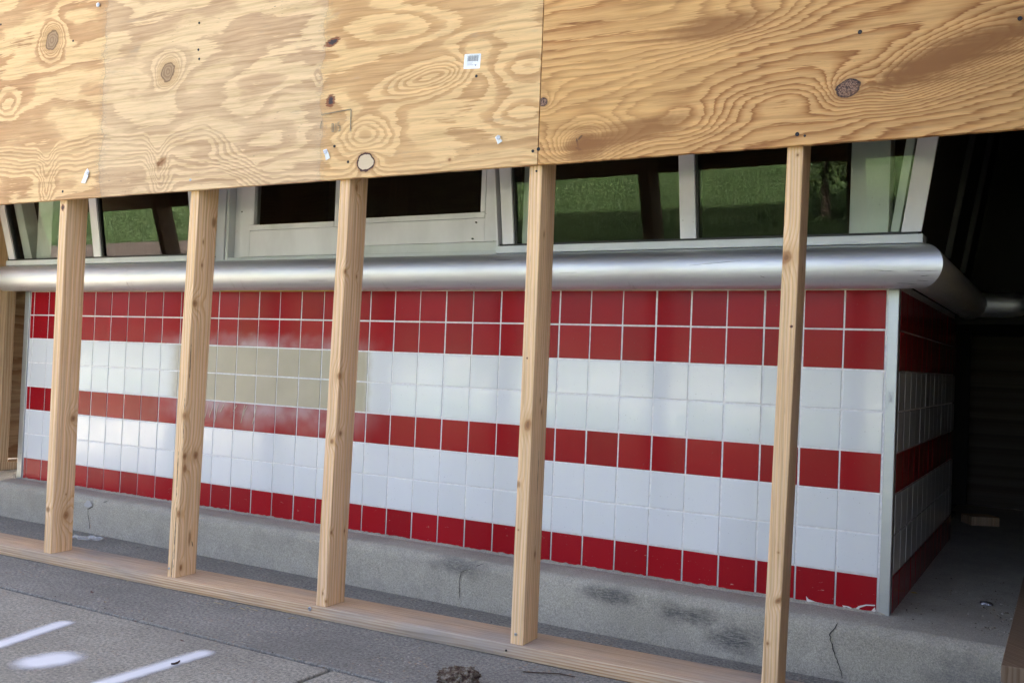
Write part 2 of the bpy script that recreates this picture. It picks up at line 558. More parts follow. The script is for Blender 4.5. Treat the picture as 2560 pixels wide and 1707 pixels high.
# concrete step the building stands on
def make_step():
    prof = [(-.136, -.08), (-.132, .118)]
    for k in range(1, 7):
        t = pi - k * (pi / 2) / 6
        prof.append((-.100 + .032 * cos(t), .118 + .032 * sin(t)))
    prof += [(.0, .152), (2.0, .153), (6.0, .153), (6.0, -.08)]
    xs_ = [-6.5 + k * .12 for k in range(90)]
    vs, fs = [], []
    n = len(prof)
    for i, X in enumerate(xs_):
        for k, (py, pz) in enumerate(prof):
            wob = 0.0015 * sin(X * 9 + k) + 0.001 * sin(X * 23.7 + 2 * k)
            # the step widens slowly towards the right-hand corner
            wd = (.016 * max(min((X + 2.0) / 2.0, .5), -1.5)) if k < 8 else 0
            vs.append((X, py - wd + (wob if k < 8 else 0), pz + (wob * .6 if 0 < k < 9 else 0)))
        if i:
            for k in range(n - 1):
                fs.append(((i - 1) * n + k, i * n + k, i * n + k + 1, (i - 1) * n + k + 1))
    me = mesh('step', vs, fs, M['step'], True)
    fix_normals(me)
    o = obj('concrete_step', me)
    tag(o, kind='structure')
    return o
step = make_step()
def step_front_y(X): return -.136 - .016 * max(min((X + 2.0) / 2.0, .5), -1.5)
def crack(pxs, parent, wid=.0022):
    pts = []
    for (x, y) in pxs:
        # front face of the step or its top, whichever the ray meets first
        g = on_y(x, y, -.136); Y = step_front_y(g.x)
        g = on_y(x, y, Y + .001)
        if g.z < .12: pts.append(Vector((g.x, Y - .0012, g.z)))
        else:
            g = on_z(x, y, .1525); pts.append(Vector((g.x, max(g.y, Y + .012), .1545 if g.y > Y + .03 else .146)))
    fine = []
    for a, c in zip(pts[:-1], pts[1:]):
        for k in range(5):
            p = a.lerp(c, k / 5)
            if k: p.x += random.uniform(-.0022, .0022)
            fine.append(p)
    fine.append(pts[-1])
    wds = [wid * random.uniform(.5, 1.3) for _ in fine]
    wds[0] = wds[-1] = wid * .2
    ribbon('crack', fine, wds, (0, -1, .25), M['crack'], parent, .0004)
crack([(1157, 1418), (1153, 1430), (1149, 1460), (1150, 1495)], step, .0024)
crack([(2070, 1574), (2074, 1586), (2082, 1615), (2095, 1655), (2108, 1695)], step, .0024)
crack([(222, 1252), (220, 1272), (223, 1300), (226, 1322)], step, .003)
patch_pts = [on_y(220 + 9 * cos(t) * (1 + .3 * sin(3 * t)), 1259 + 9 * sin(t), step_front_y(-2.95) - .0015) for t in [k * 2 * pi / 12 for k in range(12)]]
o = obj('chipped_spall', mesh('chip', patch_pts, [tuple(range(12))], plain('fresh_chip', (.42, .41, .38), .95)), step)

# ------------------------------------------------------------------ the building
bld = empty('diner_building', (0, 0, 0))
tag(bld, 'tiled roadside diner with red and white tile bands, steel rail and outward leaning windows', 'building')

XL, XR = -34.22 * T, 0.0
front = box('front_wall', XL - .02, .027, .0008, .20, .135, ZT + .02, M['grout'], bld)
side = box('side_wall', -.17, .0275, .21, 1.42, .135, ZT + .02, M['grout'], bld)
def tile_mesh(name, w_, h_, mat):
    d = .0075
    me = mesh(name, corners(-w_ / 2, w_ / 2, -.0014, d, -h_ / 2, h_ / 2), BOXF, mat)
    bm = bmesh.new(); bm.from_mesh(me)
    bmesh.ops.recalc_face_normals(bm, faces=bm.faces)
    fe = [e for e in bm.edges if all(v.co.y < 0 for v in e.verts)]
    bmesh.ops.bevel(bm, geom=fe, offset=.0013, segments=2, affect='EDGES', profile=.6)
    bm.to_mesh(me); bm.free()
    return me
G = .0052
BANDS = 'RRWWRWWR'
tm = {}
def get_tile(w_, h_, ch):
    key = (round(w_, 4), round(h_, 4), ch)
    if key not in tm:
        tm[key] = tile_mesh('tile', w_, h_, M['red_tile'] if ch == 'R' else M['white_tile'])
    return tm[key]
for r, ch in enumerate(BANDS):
    zt = ZT - r * T
    zb = zt - T
    hh = T - G
    zc = (zt + zb) / 2
    for c in range(35):
        x1 = XR - c * T
        x0 = x1 - T
        ww = T - G
        if c == 34:
            x0 = XL; ww = x1 - x0 - G * .8
        o = obj('tile', get_tile(ww, hh, ch), front)
        o.location = ((x0 + x1) / 2 + random.uniform(-.0006, .0006), random.uniform(-.0004, .0004), zc + random.uniform(-.0005, .0005))
        o.rotation_euler = (random.gauss(0, .0040), random.gauss(0, .002), random.gauss(0, .0048))
# side wall: the two columns of tiles nearest the corner one by one, the rest as one field
def side_tile_me(ch):
    me = get_tile(T - G, T - G, ch).copy()
    me.transform(Matrix.Rotation(pi / 2, 4, 'Z'))
    return me
sm_ = {'R': side_tile_me('R'), 'W': side_tile_me('W')}
for r, ch in enumerate(BANDS):
    for c in range(2):
        o = obj('tile', sm_[ch], side)
        o.location = (.0310, .03 + (c + .5) * T, ZT - (r + .5) * T)
        o.rotation_euler = (random.gauss(0, .002), 0, random.gauss(0, .003))
bmR, bmW = bmesh.new(), bmesh.new()
for r, ch in enumerate(BANDS):
    for c in range(2, 13):
        bm_ = bmR if ch == 'R' else bmW
        n0 = len(bm_.verts)
        bm_.from_mesh(sm_[ch])
        bm_.verts.ensure_lookup_table()
        mv = Matrix.Translation((.0310 + random.uniform(-.0004, .0004), .03 + (c + .5) * T, ZT - (r + .5) * T)) @ Matrix.Rotation(random.gauss(0, .003), 4, 'Z')
        for v in bm_.verts[n0:]:
            v.co = mv @ v.co
for bm_, mt in ((bmR, M['red_tile']), (bmW, M['white_tile'])):
    me = bpy.data.meshes.new('tile_field'); bm_.to_mesh(me); bm_.free()
    me.materials.clear(); me.materials.append(mt)
    tag(obj('tile_field', me, side), kind='stuff')
# edge trims
box('corner_trim', .0035, .032, -.006, .028, .148, ZT, M['zinc'], bld, .0025)
box('corner_trim', XL - .040, XL - .004, -.006, .028, .148, ZT, M['zinc'], bld, .0025)
# sealant beads
box('sealant_bead', XL, .0, -.004, .003, ZT - .0006, ZT + .006, M['caulk'], bld, .001)
box('sealant_bead', -2.50, -1.85, -.0065, -.001, ZT - .0036, ZT + .0055, M['yellow'], bld, .001)
# rough mortar along the foot of the tiles
vs, fs = [], []
xx = XL
k = 0
while xx < .03:
    hgt = .002 + .004 * random.random()
    vs += [(xx, -.012 - .004 * random.random(), .150), (xx, -.0055, .1535 + hgt), (xx, .0, .154 + hgt)]
    if k:
        a = 3 * k
        fs += [(a - 3, a, a + 1, a - 2), (a - 2, a + 1, a + 2, a - 1)]
    k += 1; xx += .011
obj('mortar_fillet', mesh('mortar', vs, fs, M['step'], True), bld)
# chipped white edges at the foot of the corner tiles
M['chip'] = plain('chipped_biscuit', (.66, .62, .58), .8)
for pts in ([(2015, 1489), (2022, 1497), (2040, 1504), (2062, 1509), (2083, 1511), (2082, 1514), (2060, 1512), (2030, 1507), (2017, 1503)],
            [(2106, 1512), (2122, 1515), (2130, 1519), (2126, 1521), (2108, 1516)],
            [(2138, 1521), (2146, 1514), (2165, 1510), (2188, 1511), (2187, 1514), (2166, 1513), (2150, 1518), (2144, 1524)],
            [(2178, 1526), (2187, 1517), (2190, 1527), (2184, 1529)]):
    q = [on_y(x, y, -.0038) for x, y in pts]
    obj('chipped_edge', mesh('chip', q, [tuple(range(len(q)))], M['chip']), front)
# drips of cover paint below the beige patch
for (x, y, L) in [(520, 1010, 42), (533, 1010, 34), (546, 1008, 48), (612, 1012, 45), (617, 1013, 26), (641, 1014, 46), (592, 1012, 16), (560, 1010, 20)]:
    pts = [on_y(x - s * 10 + random.uniform(-1, 1), y + L * s, -.0036) for s in (0, .25, .5, .75, 1)]
    ribbon('paint_drip', pts, [.0024, .003, .0026, .0032, .0018], (0, -1, 0), M['drip'], front, .0008)

# steel bullnose rail: front run mitred to the side run, second run on the far wing
RT, YT, ZC = .0575, -.0590, 1.0675
def rail(name, pts, parent, n=40):
    """pts: (base point, axis dir for skew) rings given explicitly"""
    vs, fs = [], []
    for ring in pts: vs += ring
    for i in range(1, len(pts)):
        for k in range(n):
            fs.append(((i - 1) * n + k, (i - 1) * n + (k + 1) % n, i * n + (k + 1) % n, i * n + k))
    me = mesh(name, vs, fs, M['steel'], True)
    fix_normals(me)
    return obj(name, me, parent)
N = 40
XC = .030
def front_ring(xf, off=0.0):
    out = []
    for k in range(N):
        t = 2 * pi * k / N
        y, z = YT + RT * cos(t), ZC + RT * sin(t)
        out.append((xf(y), y, z))
    return out
XLC = XL - .04
rail('steel_rail', [front_ring(lambda y: XLC + y)] + [front_ring(lambda y, X=X: X) for X in (-3.55, -2.93)] , bld, N)
rail('steel_rail', [front_ring(lambda y, X=X: X) for X in (-2.928, -1.5, -.2)] + [front_ring(lambda y: XC - y)], bld, N)
def side_ring(yf):
    out = []
    for k in range(N):
        t = 2 * pi * k / N
        x, z = XC - YT + RT * cos(t), ZC + RT * sin(t)
        out.append((x, yf(x), z))
    return out
rail('steel_rail', [side_ring(lambda x: XC - x + .0006), side_ring(lambda x: .6), side_ring(lambda x: 1.32)], bld, N)
fr = []
for X, s in ((.05, 1), (.20, 1), (.235, .97), (.262, .86), (.280, .62), (.288, .2)):
    fr.append([(X, 1.36 + .048 * s * cos(2 * pi * k / N), ZC + .048 * s * sin(2 * pi * k / N)) for k in range(N)])
rail('steel_rail', fr, bld, N)
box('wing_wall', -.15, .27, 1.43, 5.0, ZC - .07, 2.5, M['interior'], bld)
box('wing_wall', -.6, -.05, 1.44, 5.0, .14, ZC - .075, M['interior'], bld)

# seam clip and scratches on the rail
for (x, y, L, dy) in [(2185, 676, 60, 3), (2270, 677, 80, 0), (2290, 700, 30, 1), (1900, 690, 12, 4), (1725, 664, 130, -12), (2240, 706, 50, 2), (2300, 690, 24, -2)]:
    pts = []
    for s in range(7):
        px_, py_ = x + L * s / 6, y + dy * s / 6
        g = on_y(px_, py_, YT - RT * .9)
        dz = max(-.95, min(.95, (g.z - ZC) / RT))
        pts.append(Vector((g.x, YT - (RT + .0004) * math.sqrt(1 - dz * dz), ZC + RT * dz)))
    ribbon('scratch', pts, [.0003, .0008, .0012, .0009, .0013, .0007, .0003], (0, -1, 0), M['gasket'], bld, .0002)

# ------------------------------------------------------------------ canted windows
TH = radians(9.3)
TT = tan(TH)
YB, ZB = -.060, 1.153
def cv(x, v, n_):
    """a point on the canted plane: x along, v up the plane, n_ outwards"""
    return (x, YB - v * sin(TH) - n_ * cos(TH), ZB + v * cos(TH) - n_ * sin(TH))
def cbox(name, x0, x1, v0, v1, n0, n1, mat, parent, lean=0.0, bev=.0015):
    l0, l1 = lean * TT * v0 * cos(TH), lean * TT * v1 * cos(TH)
    c = [cv(x0 + l0, v0, n0), cv(x1 + l0, v0, n0), cv(x1 + l0, v0, n1), cv(x0 + l0, v0, n1),
         cv(x0 + l1, v1, n0), cv(x1 + l1, v1, n0), cv(x1 + l1, v1, n1), cv(x0 + l1, v1, n1)]
    return hexa(name, c, mat, parent, bev, 2)
VT = 1.20
def cpane(x0, x1, parent, lean0=0, lean1=0):
    n_ = -.012
    a0, a1 = lean0 * TT * VT * cos(TH), lean1 * TT * VT * cos(TH)
    q = [cv(x0, .004, n_), cv(x1, .004, n_), cv(x1 + a1, VT, n_), cv(x0 + a0, VT, n_)]
    o = obj('pane', mesh('pane', q, [(0, 1, 2, 3)], M['glass']), parent)
    return o
def sill(x0, x1, parent):
    h = box('sill_flashing', x0, x1, YB - .006, .06, 1.1275, 1.1505, M['frame_blue'], parent, .0015)
    box('sill_gasket', x0 + .012, x1 - .012, YB - .0015, .05, 1.1507, 1.1575, M['gasket'], parent, .001)
    return h
wl = empty('window_bay'); wl.parent = bld
wr = empty('window_bay'); wr.parent = bld
# right-hand bay
sill(-1.190, .092, wr)
for (a, c, lean) in ((-1.166, -1.123, 0), (-.564, -.516, 0), (.038, .087, 1.0)):
    cbox('mullion', a, c, .004, VT, -.008, .003, M['frame'], wr, lean)
    cbox('mullion_core', a + .006, c - .006, .004, VT, -.075, -.0125, M['gasket'], wr, lean, 0)
for (a, c) in ((-1.123, -.564), (-.516, .038)):
    cpane(a, c, wr, 0, 1.0 if c > 0 else 0)
    cbox('gasket', a, a + .007, .004, VT, -.0115, -.004, M['gasket'], wr, 0, 0)
cbox('inner_post', .008, .030, .004, VT, -.09, -.02, M['inner_panel'], wr, 1.0)
cbox('head_rail', -1.17, .30, VT - .05, VT, -.05, .004, M['frame'], wr)
# left-hand bay
sill(-3.835, -2.545, wl)
for (a, c, lean) in ((-3.818, -3.772, -1.0), (-3.211, -3.162, 0), (-2.60, -2.556, 0)):
    cbox('mullion', a, c, .004, VT, -.008, .003, M['frame'], wl, lean)
    cbox('mullion_core', a + .006, c - .006, .004, VT, -.075, -.0125, M['gasket'], wl, lean, 0)
for (a, c) in ((-3.772, -3.211), (-3.162, -2.60)):
    cpane(a, c, wl, -1.0 if a < -3.5 else 0, 0)
    cbox('gasket', a, a + .009, .004, VT, -.0115, -.004, M['gasket'], wl, -1.0 if a < -3.5 else 0, 0)
cbox('inner_post', -3.757, -3.70, .004, VT, -.10, -.035, M['inner_panel'], wl, -1.0)
cbox('head_rail', -4.05, -2.55, VT - .05, VT, -.05, .004, M['frame'], wl)
# canted glazing on the side of the building, its shade behind the hoarding put in as near-black colour
M['dim_trim'] = plain('shade_toned_trim', (.07, .065, .06), .5)
ws = empty('window_bay'); ws.parent = bld
def sidebox(name, y0, y1, v0, v1, n0, n1, mat):
    def p(y, v, n_): return (.090 + v * sin(TH) + n_ * cos(TH), y, ZB + v * cos(TH) - n_ * sin(TH))
    l1 = 0
    return hexa(name, [p(y0, v0, n0), p(y1, v0, n0), p(y1, v0, n1), p(y0, v0, n1), p(y0, v1, n0), p(y1, v1, n0), p(y1, v1, n1), p(y0, v1, n1)], mat, ws, 0)
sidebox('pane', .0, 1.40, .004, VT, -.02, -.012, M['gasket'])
for y0 in (.52, .555, 1.0, 1.03):
    sidebox('mullion', y0, y0 + .004, .004, VT, -.011, .004, M['dim_trim'])
box('sill_flashing', .03, .094, .0, 1.40, 1.1275, 1.150, M['gasket'], ws, .001)

# upright service window between the bays
sv = empty('service_window'); sv.parent = bld
F = M['frame']
box('sill_track', -2.528, -1.212, -.022, .06, 1.1265, 1.1335, M['frame_blue'], sv, .001)
box('frame_jamb', -2.528, -2.484, -.012, .05, 1.134, 2.3, F, sv, .002)
box('frame_jamb', -2.476, -2.462, -.012, .05, 1.134, 2.3, M['frame_blue'], sv, .002)
box('frame_jamb', -2.460, -2.410, .020, .07, 1.134, 2.3, F, sv, .002)
box('sill_rail', -2.475, -1.225, -.010, .05, 1.1338, 1.1440, M['frame_blue'], sv, .0015)
# left sash in the outer track
box('stile', -2.4080, -2.3575, .0, .035, 1.1465, 2.25, F, sv, .0015)
box('bottom_rail', -2.3570, -1.895, .0, .035, 1.1465, 1.2480, F, sv, .0015)
box('glazing_bead', -2.3570, -1.9300, -.004, .030, 1.2490, 1.2690, F, sv, .001)
box('glazing_bead', -2.3570, -2.3360, -.004, .030, 1.2700, 2.25, F, sv, .001)
box('stile', -1.9290, -1.895, -.002, .035, 1.2490, 2.25, F, sv, .0015)
obj('pane', mesh('pane', [(-2.336, .012, 1.268), (-1.93, .012, 1.268), (-1.93, .012, 2.25), (-2.336, .012, 2.25)], [(0, 1, 2, 3)], M['glass']), sv)
# right sash in the inner track, over a taller sill strip
box('track_strip', -1.893, -1.2255, .004, .03, 1.1445, 1.1760, M['frame_blue'], sv, .0015)
box('bottom_rail', -1.893, -1.281, .008, .04, 1.1775, 1.2570, F, sv, .0015)
box('glazing_bead', -1.893, -1.281, .005, .036, 1.2580, 1.2765, F, sv, .001)
box('stile', -1.280, -1.2255, .006, .04, 1.1775, 2.25, F, sv, .0015)
box('glazing_bead', -1.299, -1.281, .005, .036, 1.2775, 2.25, F, sv, .001)
obj('pane', mesh('pane', [(-1.893, .018, 1.276), (-1.299, .018, 1.276), (-1.299, .018, 2.25), (-1.893, .018, 2.25)], [(0, 1, 2, 3)], M['glass']), sv)
box('frame_jamb', -1.2235, -1.190, -.010, .05, 1.134, 2.3, F, sv, .0015)
# cheeks closing the wedge beside each leaning bay
for X in (-1.1875, -2.5370):
    q = [(X, YB - .004, 1.1515), (X, .06, 1.1515), (X, .06, 2.3), (X, YB - TT * 1.15, 2.3)]
    q += [(X + .006, p[1], p[2]) for p in q]
    hexa('cheek', q, F, sv)
for (x, y) in [(1247, 607.5), (605.5, 530), (1190, 556), (1181, 597)]:
    p = on_y(x, y, -.004 if x == 1247 else .0)
    me = tube_mesh('screw_head', [p + Vector((0, -.003, 0)), p + Vector((0, .004, 0))], .0025, M['gasket'], 8)
    obj('screw_head', me, sv)

# inside: dark room and pale pilasters close behind the glass
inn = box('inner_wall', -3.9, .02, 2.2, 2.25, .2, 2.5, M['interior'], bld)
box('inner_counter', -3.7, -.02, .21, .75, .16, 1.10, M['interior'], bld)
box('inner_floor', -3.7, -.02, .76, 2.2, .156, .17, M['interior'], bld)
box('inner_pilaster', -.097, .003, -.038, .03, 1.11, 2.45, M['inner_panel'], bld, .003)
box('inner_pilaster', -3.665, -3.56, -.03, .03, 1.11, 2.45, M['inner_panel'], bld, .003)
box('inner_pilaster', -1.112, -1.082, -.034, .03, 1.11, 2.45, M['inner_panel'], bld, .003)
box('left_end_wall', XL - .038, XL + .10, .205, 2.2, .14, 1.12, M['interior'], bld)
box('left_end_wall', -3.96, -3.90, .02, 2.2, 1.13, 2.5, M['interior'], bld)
# soffit, roof and upper storey that keep the front in shade
box('soffit', -4.5, 1.2, -.80, 5.0, 2.535, 2.60, M['soffit'], bld)
box('upper_wall', -4.4, 7.5, -.72, 6.0, 2.605, 4.70, M['upper_wall'], bld)
box('roof_parapet', -4.5, 7.6, -.80, 6.1, 4.705, 4.95, M['zinc'], bld)
box('unseen_sun_block', .50, 7.4, 0.3, 6.0, .154, 2.53, M['upper_wall'], bld)  # unseen mass, extended to stop sun leaking in beside the side wall

# ------------------------------------------------------------------ hoarding: plate, studs and plywood
hd = empty('plywood_hoarding', HO, HA)
tag(hd, 'site hoarding of plywood sheets nailed high on pale timber studs in front of tiled wall', 'hoarding')

def hk(x, y, ra, rc, rot=0.0, amp=0.0, sp=2.0, kind='round'):
    p = on_h(x, y, -.015)
    return (p.x, p.z, ra, rc, rot, amp, sp, kind)
PXM = .00125       # metres per photo pixel on the sheet, near the middle
knotsA = [
    hk(130, 102, .031, .035, .2, 34.0, -.62, 'round'), hk(420, 180, .032, .029, .5, 34.0, -.64, 'round'),
    hk(400, 452, .030, .040, 0, 3.4, 1.3, 'none'), hk(500, 402, .13, .034, .05, 3.4, 1.2, 'none'),
    hk(115, 480, .035, .05, 0, 2.8, 1.1, 'none'),
    hk(403, 405, .016, .0045, .5, 0, 1, 'crack'), hk(396, 410, .008, .010, .2, 0, 1, 'crack'), hk(403, 405, .030, .016, .4, 0, 1, 'stain'),
    hk(832, 106, .024, .010, .25, 0, 1, 'pitch'), hk(826, 252, .013, .017, 0, 0, 1, 'pitch'),
    hk(826, 284, .007, .004, 0, 0, 1, 'brown'), hk(1124, 400, .007, .006, 0, 0, 1, 'brown'),
    hk(914, 406, .030, .026, 0, -9.0, -1.0, 'plug'), hk(912, 345, .075, .055, .1, 5.4, 1.2, 'none'),
    hk(1075, 195, .11, .026, .12, 5.0, 1.3, 'none'), hk(1190, 165, .05, .06, 0, -2.2, 1.3, 'none'),
    hk(1315, 175, .05, .03, 0, 1.6, 1.3, 'none'), hk(1300, 285, .07, .035, 0, 2.0, 1.2, 'none'),
    hk(620, 235, .10, .07, .3, 1.3, 1.2, 'none'), hk(20, 265, .06, .05, 0, 1.8, 1.1, 'none'),
    hk(690, 345, .10, .05, .2, 1.3, 1.2, 'none'), hk(1000, 60, .15, .05, -.1, 1.6, 1.2, 'none'),
    hk(800, 195, .012, .02, 0, 1.2, 1.3, 'none'),
]
xa = on_h(262, 200, -.015).x; xb = on_h(808, 200, -.015).x
_p = [on_h(118, 400, -.015), on_h(392, 388, -.015), on_h(560, 400, -.015)]
def band_A(a, c):
    """the run of close, nearly level rings that dips at two points near the bottom edge"""
    def dip(p, w_, d_):
        q = (a - p.x) / w_
        return S.op('POWER', 2.71828, q * q * -1.0) * d_
    cc = c + dip(_p[0], .035, .050) + dip(_p[1], .038, .055) + (noise(a * 3.0, 0.0, 8.0) - .5) * .05
    z_ = _p[1].z
    cc = cc + smooth(a, _p[2].x - .10, _p[2].x + .22) * .17
    return ((cc - (z_ - .035)) / .12).clamp() * 7.0
M['plyA'] = wood('pine_plywood', ply_co, knotsA, dw=.8, slope=4.2, warp=2.0, fa=2.4, fc=6.5, feather=.42, seed=3.2,
                 pale=(.72, .485, .245), tan_=(.54, .315, .15), dark=(.45, .245, .105), prof=(.46, .56, .92),
                 tint=(.68, .48, .26), tint_amt=.35, specks=.85, seams=[(xa, .7), (xb, .5)], tilt=-.10, extra=band_A,
                 zones=[(xa, xb, (.60, .50, .36), .34), (xb, 0.0, (.66, .42, .17), .30)])
knotsB = [
    hk(2120, 221, .026, .019, .3, 9.0, -1.5, 'dark'), hk(1358, 255, .012, .011, 0, 5.0, -2.0, 'dark'),
    hk(1452, 358, .050, .032, .3, 16.0, -1.2, 'stain'), hk(1444, 360, .0035, .020, .25, 0, 1, 'crack'),
    hk(1446, 372, .012, .0035, -.4, 0, 1, 'crack'), hk(1464, 356, .014, .006, .3, 0, 1, 'dark'), hk(1450, 345, .010, .004, .8, 0, 1, 'crack'),
    hk(1590, 330, .15, .030, .15, 2.5, 1.5, 'stain'), hk(1475, 368, .06, .03, .3, 0, 1, 'stain'),
    hk(2440, 115, .17, .045, .32, 9.0, 1.35, 'stain'), hk(2330, 155, .10, .035, .3, 2.5, 1.4, 'stain'),
    hk(1790, 70, .13, .030, .08, 3.2, 1.4, 'stain'), hk(1620, 55, .16, .055, .1, 3.0, 1.4, 'none'),
    hk(2420, 125, .22, .022, .30, 0, 1, 'stain'), hk(2300, 175, .10, .018, .3, 0, 1, 'stain'), hk(1462, 352, .022, .016, .3, 0, 1, 'stain'),
    hk(1960, 250, .10, .025, 0, -2.2, 1.5, 'none'), hk(2190, 285, .07, .03, 0, -2.6, 1.4, 'none'),
    hk(2250, 240, .06, .03, .5, 2.6, 1.5, 'none'), hk(1720, 300, .05, .05, 0, 2.2, 1.6, 'none'),
]
M['plyB'] = wood('fir_plywood', ply_co, knotsB, dw=.55, slope=40.0, warp=3.0, fa=1.9, fc=5.0, feather=.55, seed=11.7,
                 pale=(.605, .345, .135), tan_=(.47, .235, .078), dark=(.28, .11, .03), prof=(.36, .66, .90),
                 tint=(.62, .37, .14), tint_amt=.5, specks=.35, tilt=-.20)
M['plyC'] = wood('plain_plywood', ply_co, (), slope=20.0, warp=2.4, seed=21.0)
M['plyS'] = wood('side_plywood', lambda x, y, z: (y, z), (), slope=14.0, warp=2.4, seed=31.0,
                 pale=(.52, .36, .20), tan_=(.40, .24, .12), dark=(.33, .18, .08))
M['plyD'] = wood('shade_toned_plywood', lambda x, y, z: (y, z), (), slope=14.0, warp=2.4, seed=35.0,
                 pale=(.13, .10, .075), tan_=(.10, .07, .05), dark=(.08, .052, .035), tint=(.09, .075, .06))  # plywood darkened in colour to stand in for shade in the recess
def bottom_z(x): return 1.302 + .0067 * (x + .80)
def sheet(x0, x1, mat, lbl):
    z0, z1 = bottom_z(x0), bottom_z(x1)
    t = 1.22
    n = 60
    vs, fs = [], []
    # the bottom edge is a little ragged and the sheet is not perfectly flat
    for i in range(n + 1):
        x = x0 + (x1 - x0) * i / n
        zb = z0 + (z1 - z0) * i / n + random.uniform(-.0007, .0007)
        bow = .0004 * sin(i * .31) + .0002 * sin(i * .77)
        vs += [(x, -.0152 + bow, zb + .001), (x, -.0142 + bow, zb), (x, -.001 + bow * .0, zb), (x, .0, zb + t), (x, -.015 + bow, zb + t)]
        if i:
            a, b_ = 5 * (i - 1), 5 * i
            for k in range(5):
                fs.append((a + k, b_ + k, b_ + (k + 1) % 5, a + (k + 1) % 5))
    fs += [(0, 1, 2, 3, 4), tuple(5 * n + k for k in (4, 3, 2, 1, 0))]
    me = mesh('plywood_sheet', vs, fs, mat)
    fix_normals(me)
    o = obj('plywood_sheet', me, hd)
    if lbl: o['label'] = lbl
    return o
shZ = sheet(-4.22, -3.2435, M['plyC'], None)
shA = sheet(-3.2405, -.8032, M['plyA'], 'pale pine plywood sheet with a barcode sticker and round knots')
shB = sheet(-.8000, .475, M['plyB'], 'orange fir plywood sheet with fine rippled grain')

box('added_shade_board', .376, .474, -.0145, -.0005, .004, 1.302, M['plyC'], hd, .001)  # unseen board, added to narrow the light entering the recess
box('added_shade_board', .430, .444, -1.10, -.020, .004, 2.45, M['plyD'], hd, .001)  # invented leg out of view, added to shade the recess
box('added_shade_board', .480, 1.68, -.0145, -.0005, .004, 2.52, M['plyC'], hd, .001)  # unseen run of board, added to cut light from the right
# studs: right-front edge x at foot and at the plywood, and the knots on each
def sk(x, y, ra, rc, kind='brown', amp=1.6, sp=2.2, face='front', rot=0.0):
    """knot on a stud from its pixel: front face (y=0) or right side face"""
    return (x, y, ra, rc, kind, amp, sp, face, rot)
STUDS = [
    (-3.330, -3.33, 1, [], None),
    (-2.6715, -2.673, 2, [sk(182, 1046, .014, .012, 'brown', 2.2, 2.6, 'side'), sk(165, 1287, .018, .014, 'brown', 2.6, 2.8, 'side'),
                          sk(120, 1273, .010, .012, 'stain', .8, 2, 'front'), sk(157, 518, .011, .008, 'pitch', .8, 2, 'front'), sk(165, 1235, .004, .003, 'brown', 0, 1, 'side')],
     'timber stud with a single dark knot below its middle'),
    (-2.0610, -2.035, 3, [sk(487, 758, .014, .012, 'brown', 2.4, 2.6, 'front'), sk(535, 557, .018, .010, 'stain', 1.6, 2.5, 'side'),
                          sk(460, 1040, .014, .010, 'brown', 1.6, 2.4, 'side'), sk(462, 1140, .014, .010, 'brown', 1.6, 2.4, 'side'), sk(462, 1172, .016, .009, 'brown', 1.4, 2.4, 'side'),
                          sk(489, 1138, .016, .012, 'brown', 1.4, 2.4, 'side'), sk(446, 1285, .014, .010, 'brown', 1.8, 2.4, 'front'), sk(474, 1345, .03, .006, 'stain', 1.2, 2.2, 'side'), sk(481, 1360, .014, .0022, 'crack', 0, 1, 'side', -.3),
                          sk(452, 1418, .014, .007, 'brown', 1.4, 2.4, 'side'), sk(505, 663, .010, .005, 'brown', .8, 2.2, 'side'), sk(508, 605, .008, .003, 'brown', .6, 2, 'side')],
     'timber stud with a dark weathered crack and many small knots'),
    (-1.4475, -1.428, 4, [sk(891, 470, .013, .008, 'brown', 2.2, 2.8, 'side'), sk(863, 679, .010, .008, 'brown', 2.0, 2.6, 'front'), sk(891, 692, .008, .004, 'brown', .8, 2.2, 'side'),
                          sk(849, 940, .014, .011, 'brown', 2.0, 2.6, 'front'), sk(851, 1083, .010, .008, 'brown', 1.5, 2.4, 'side'), sk(830, 1103, .010, .008, 'brown', 1.5, 2.4, 'front'),
                          sk(829, 1332, .007, .006, 'brown', 1.0, 2.4, 'front'), sk(861, 1327, .008, .004, 'brown', .6, 2, 'side'), sk(815, 1503, .006, .005, 'brown', .8, 2.2, 'front'), sk(807, 1483, .007, .003, 'brown', .5, 2, 'front')],
     'timber stud with wavy grain between the beige paint patch and white tiles'),
    (-.7970, -.797, 5, [sk(1320, 1062, .020, .012, 'brown', 1.6, 2.2, 'front', .2), sk(1359, 587, .010, .0035, 'brown', .5, 2, 'side'), sk(1353, 1030, .010, .0035, 'brown', .5, 2, 'side'), sk(1350, 1001, .010, .003, 'brown', .5, 2, 'side'),
                        sk(1337, 1385, .013, .0055, 'brown', .9, 2.4, 'side'), sk(1345, 1170, .07, .0016, 'crack', 0, 1, 'side'), sk(1296, 1324, .003, .003, 'brown', 0, 1, 'front'), sk(1295, 1211, .010, .008, 'stain', .8, 2, 'front'),
                        sk(1318, 895, .003, .0025, 'pitch', 0, 1, 'front')],
     'timber stud under the joint between the two plywood sheets'),
    (-.1390, -.120, 6, [sk(1966, 644, .020, .014, 'brown', 2.0, 2.4, 'front', .3), sk(2005, 675, .012, .004, 'brown', .5, 2, 'side'), sk(1979, 816, .003, .003, 'pitch', 0, 1, 'front'), sk(1986, 946, .009, .003, 'brown', .4, 2, 'side'),
                        sk(1948, 1501, .012, .007, 'brown', 1.2, 2.4, 'front', .9), sk(1920, 1608, .005, .004, 'brown', .4, 2, 'front'), sk(1947, 1381, .003, .003, 'brown', 0, 1, 'front'), sk(1995, 388, .004, .003, 'brown', 0, 1, 'front')],
     'clean pale timber stud with a reddish brown knot over the steel rail'),
    (.466, .466, 7, [], None),
]
SW, SD = .038, .089
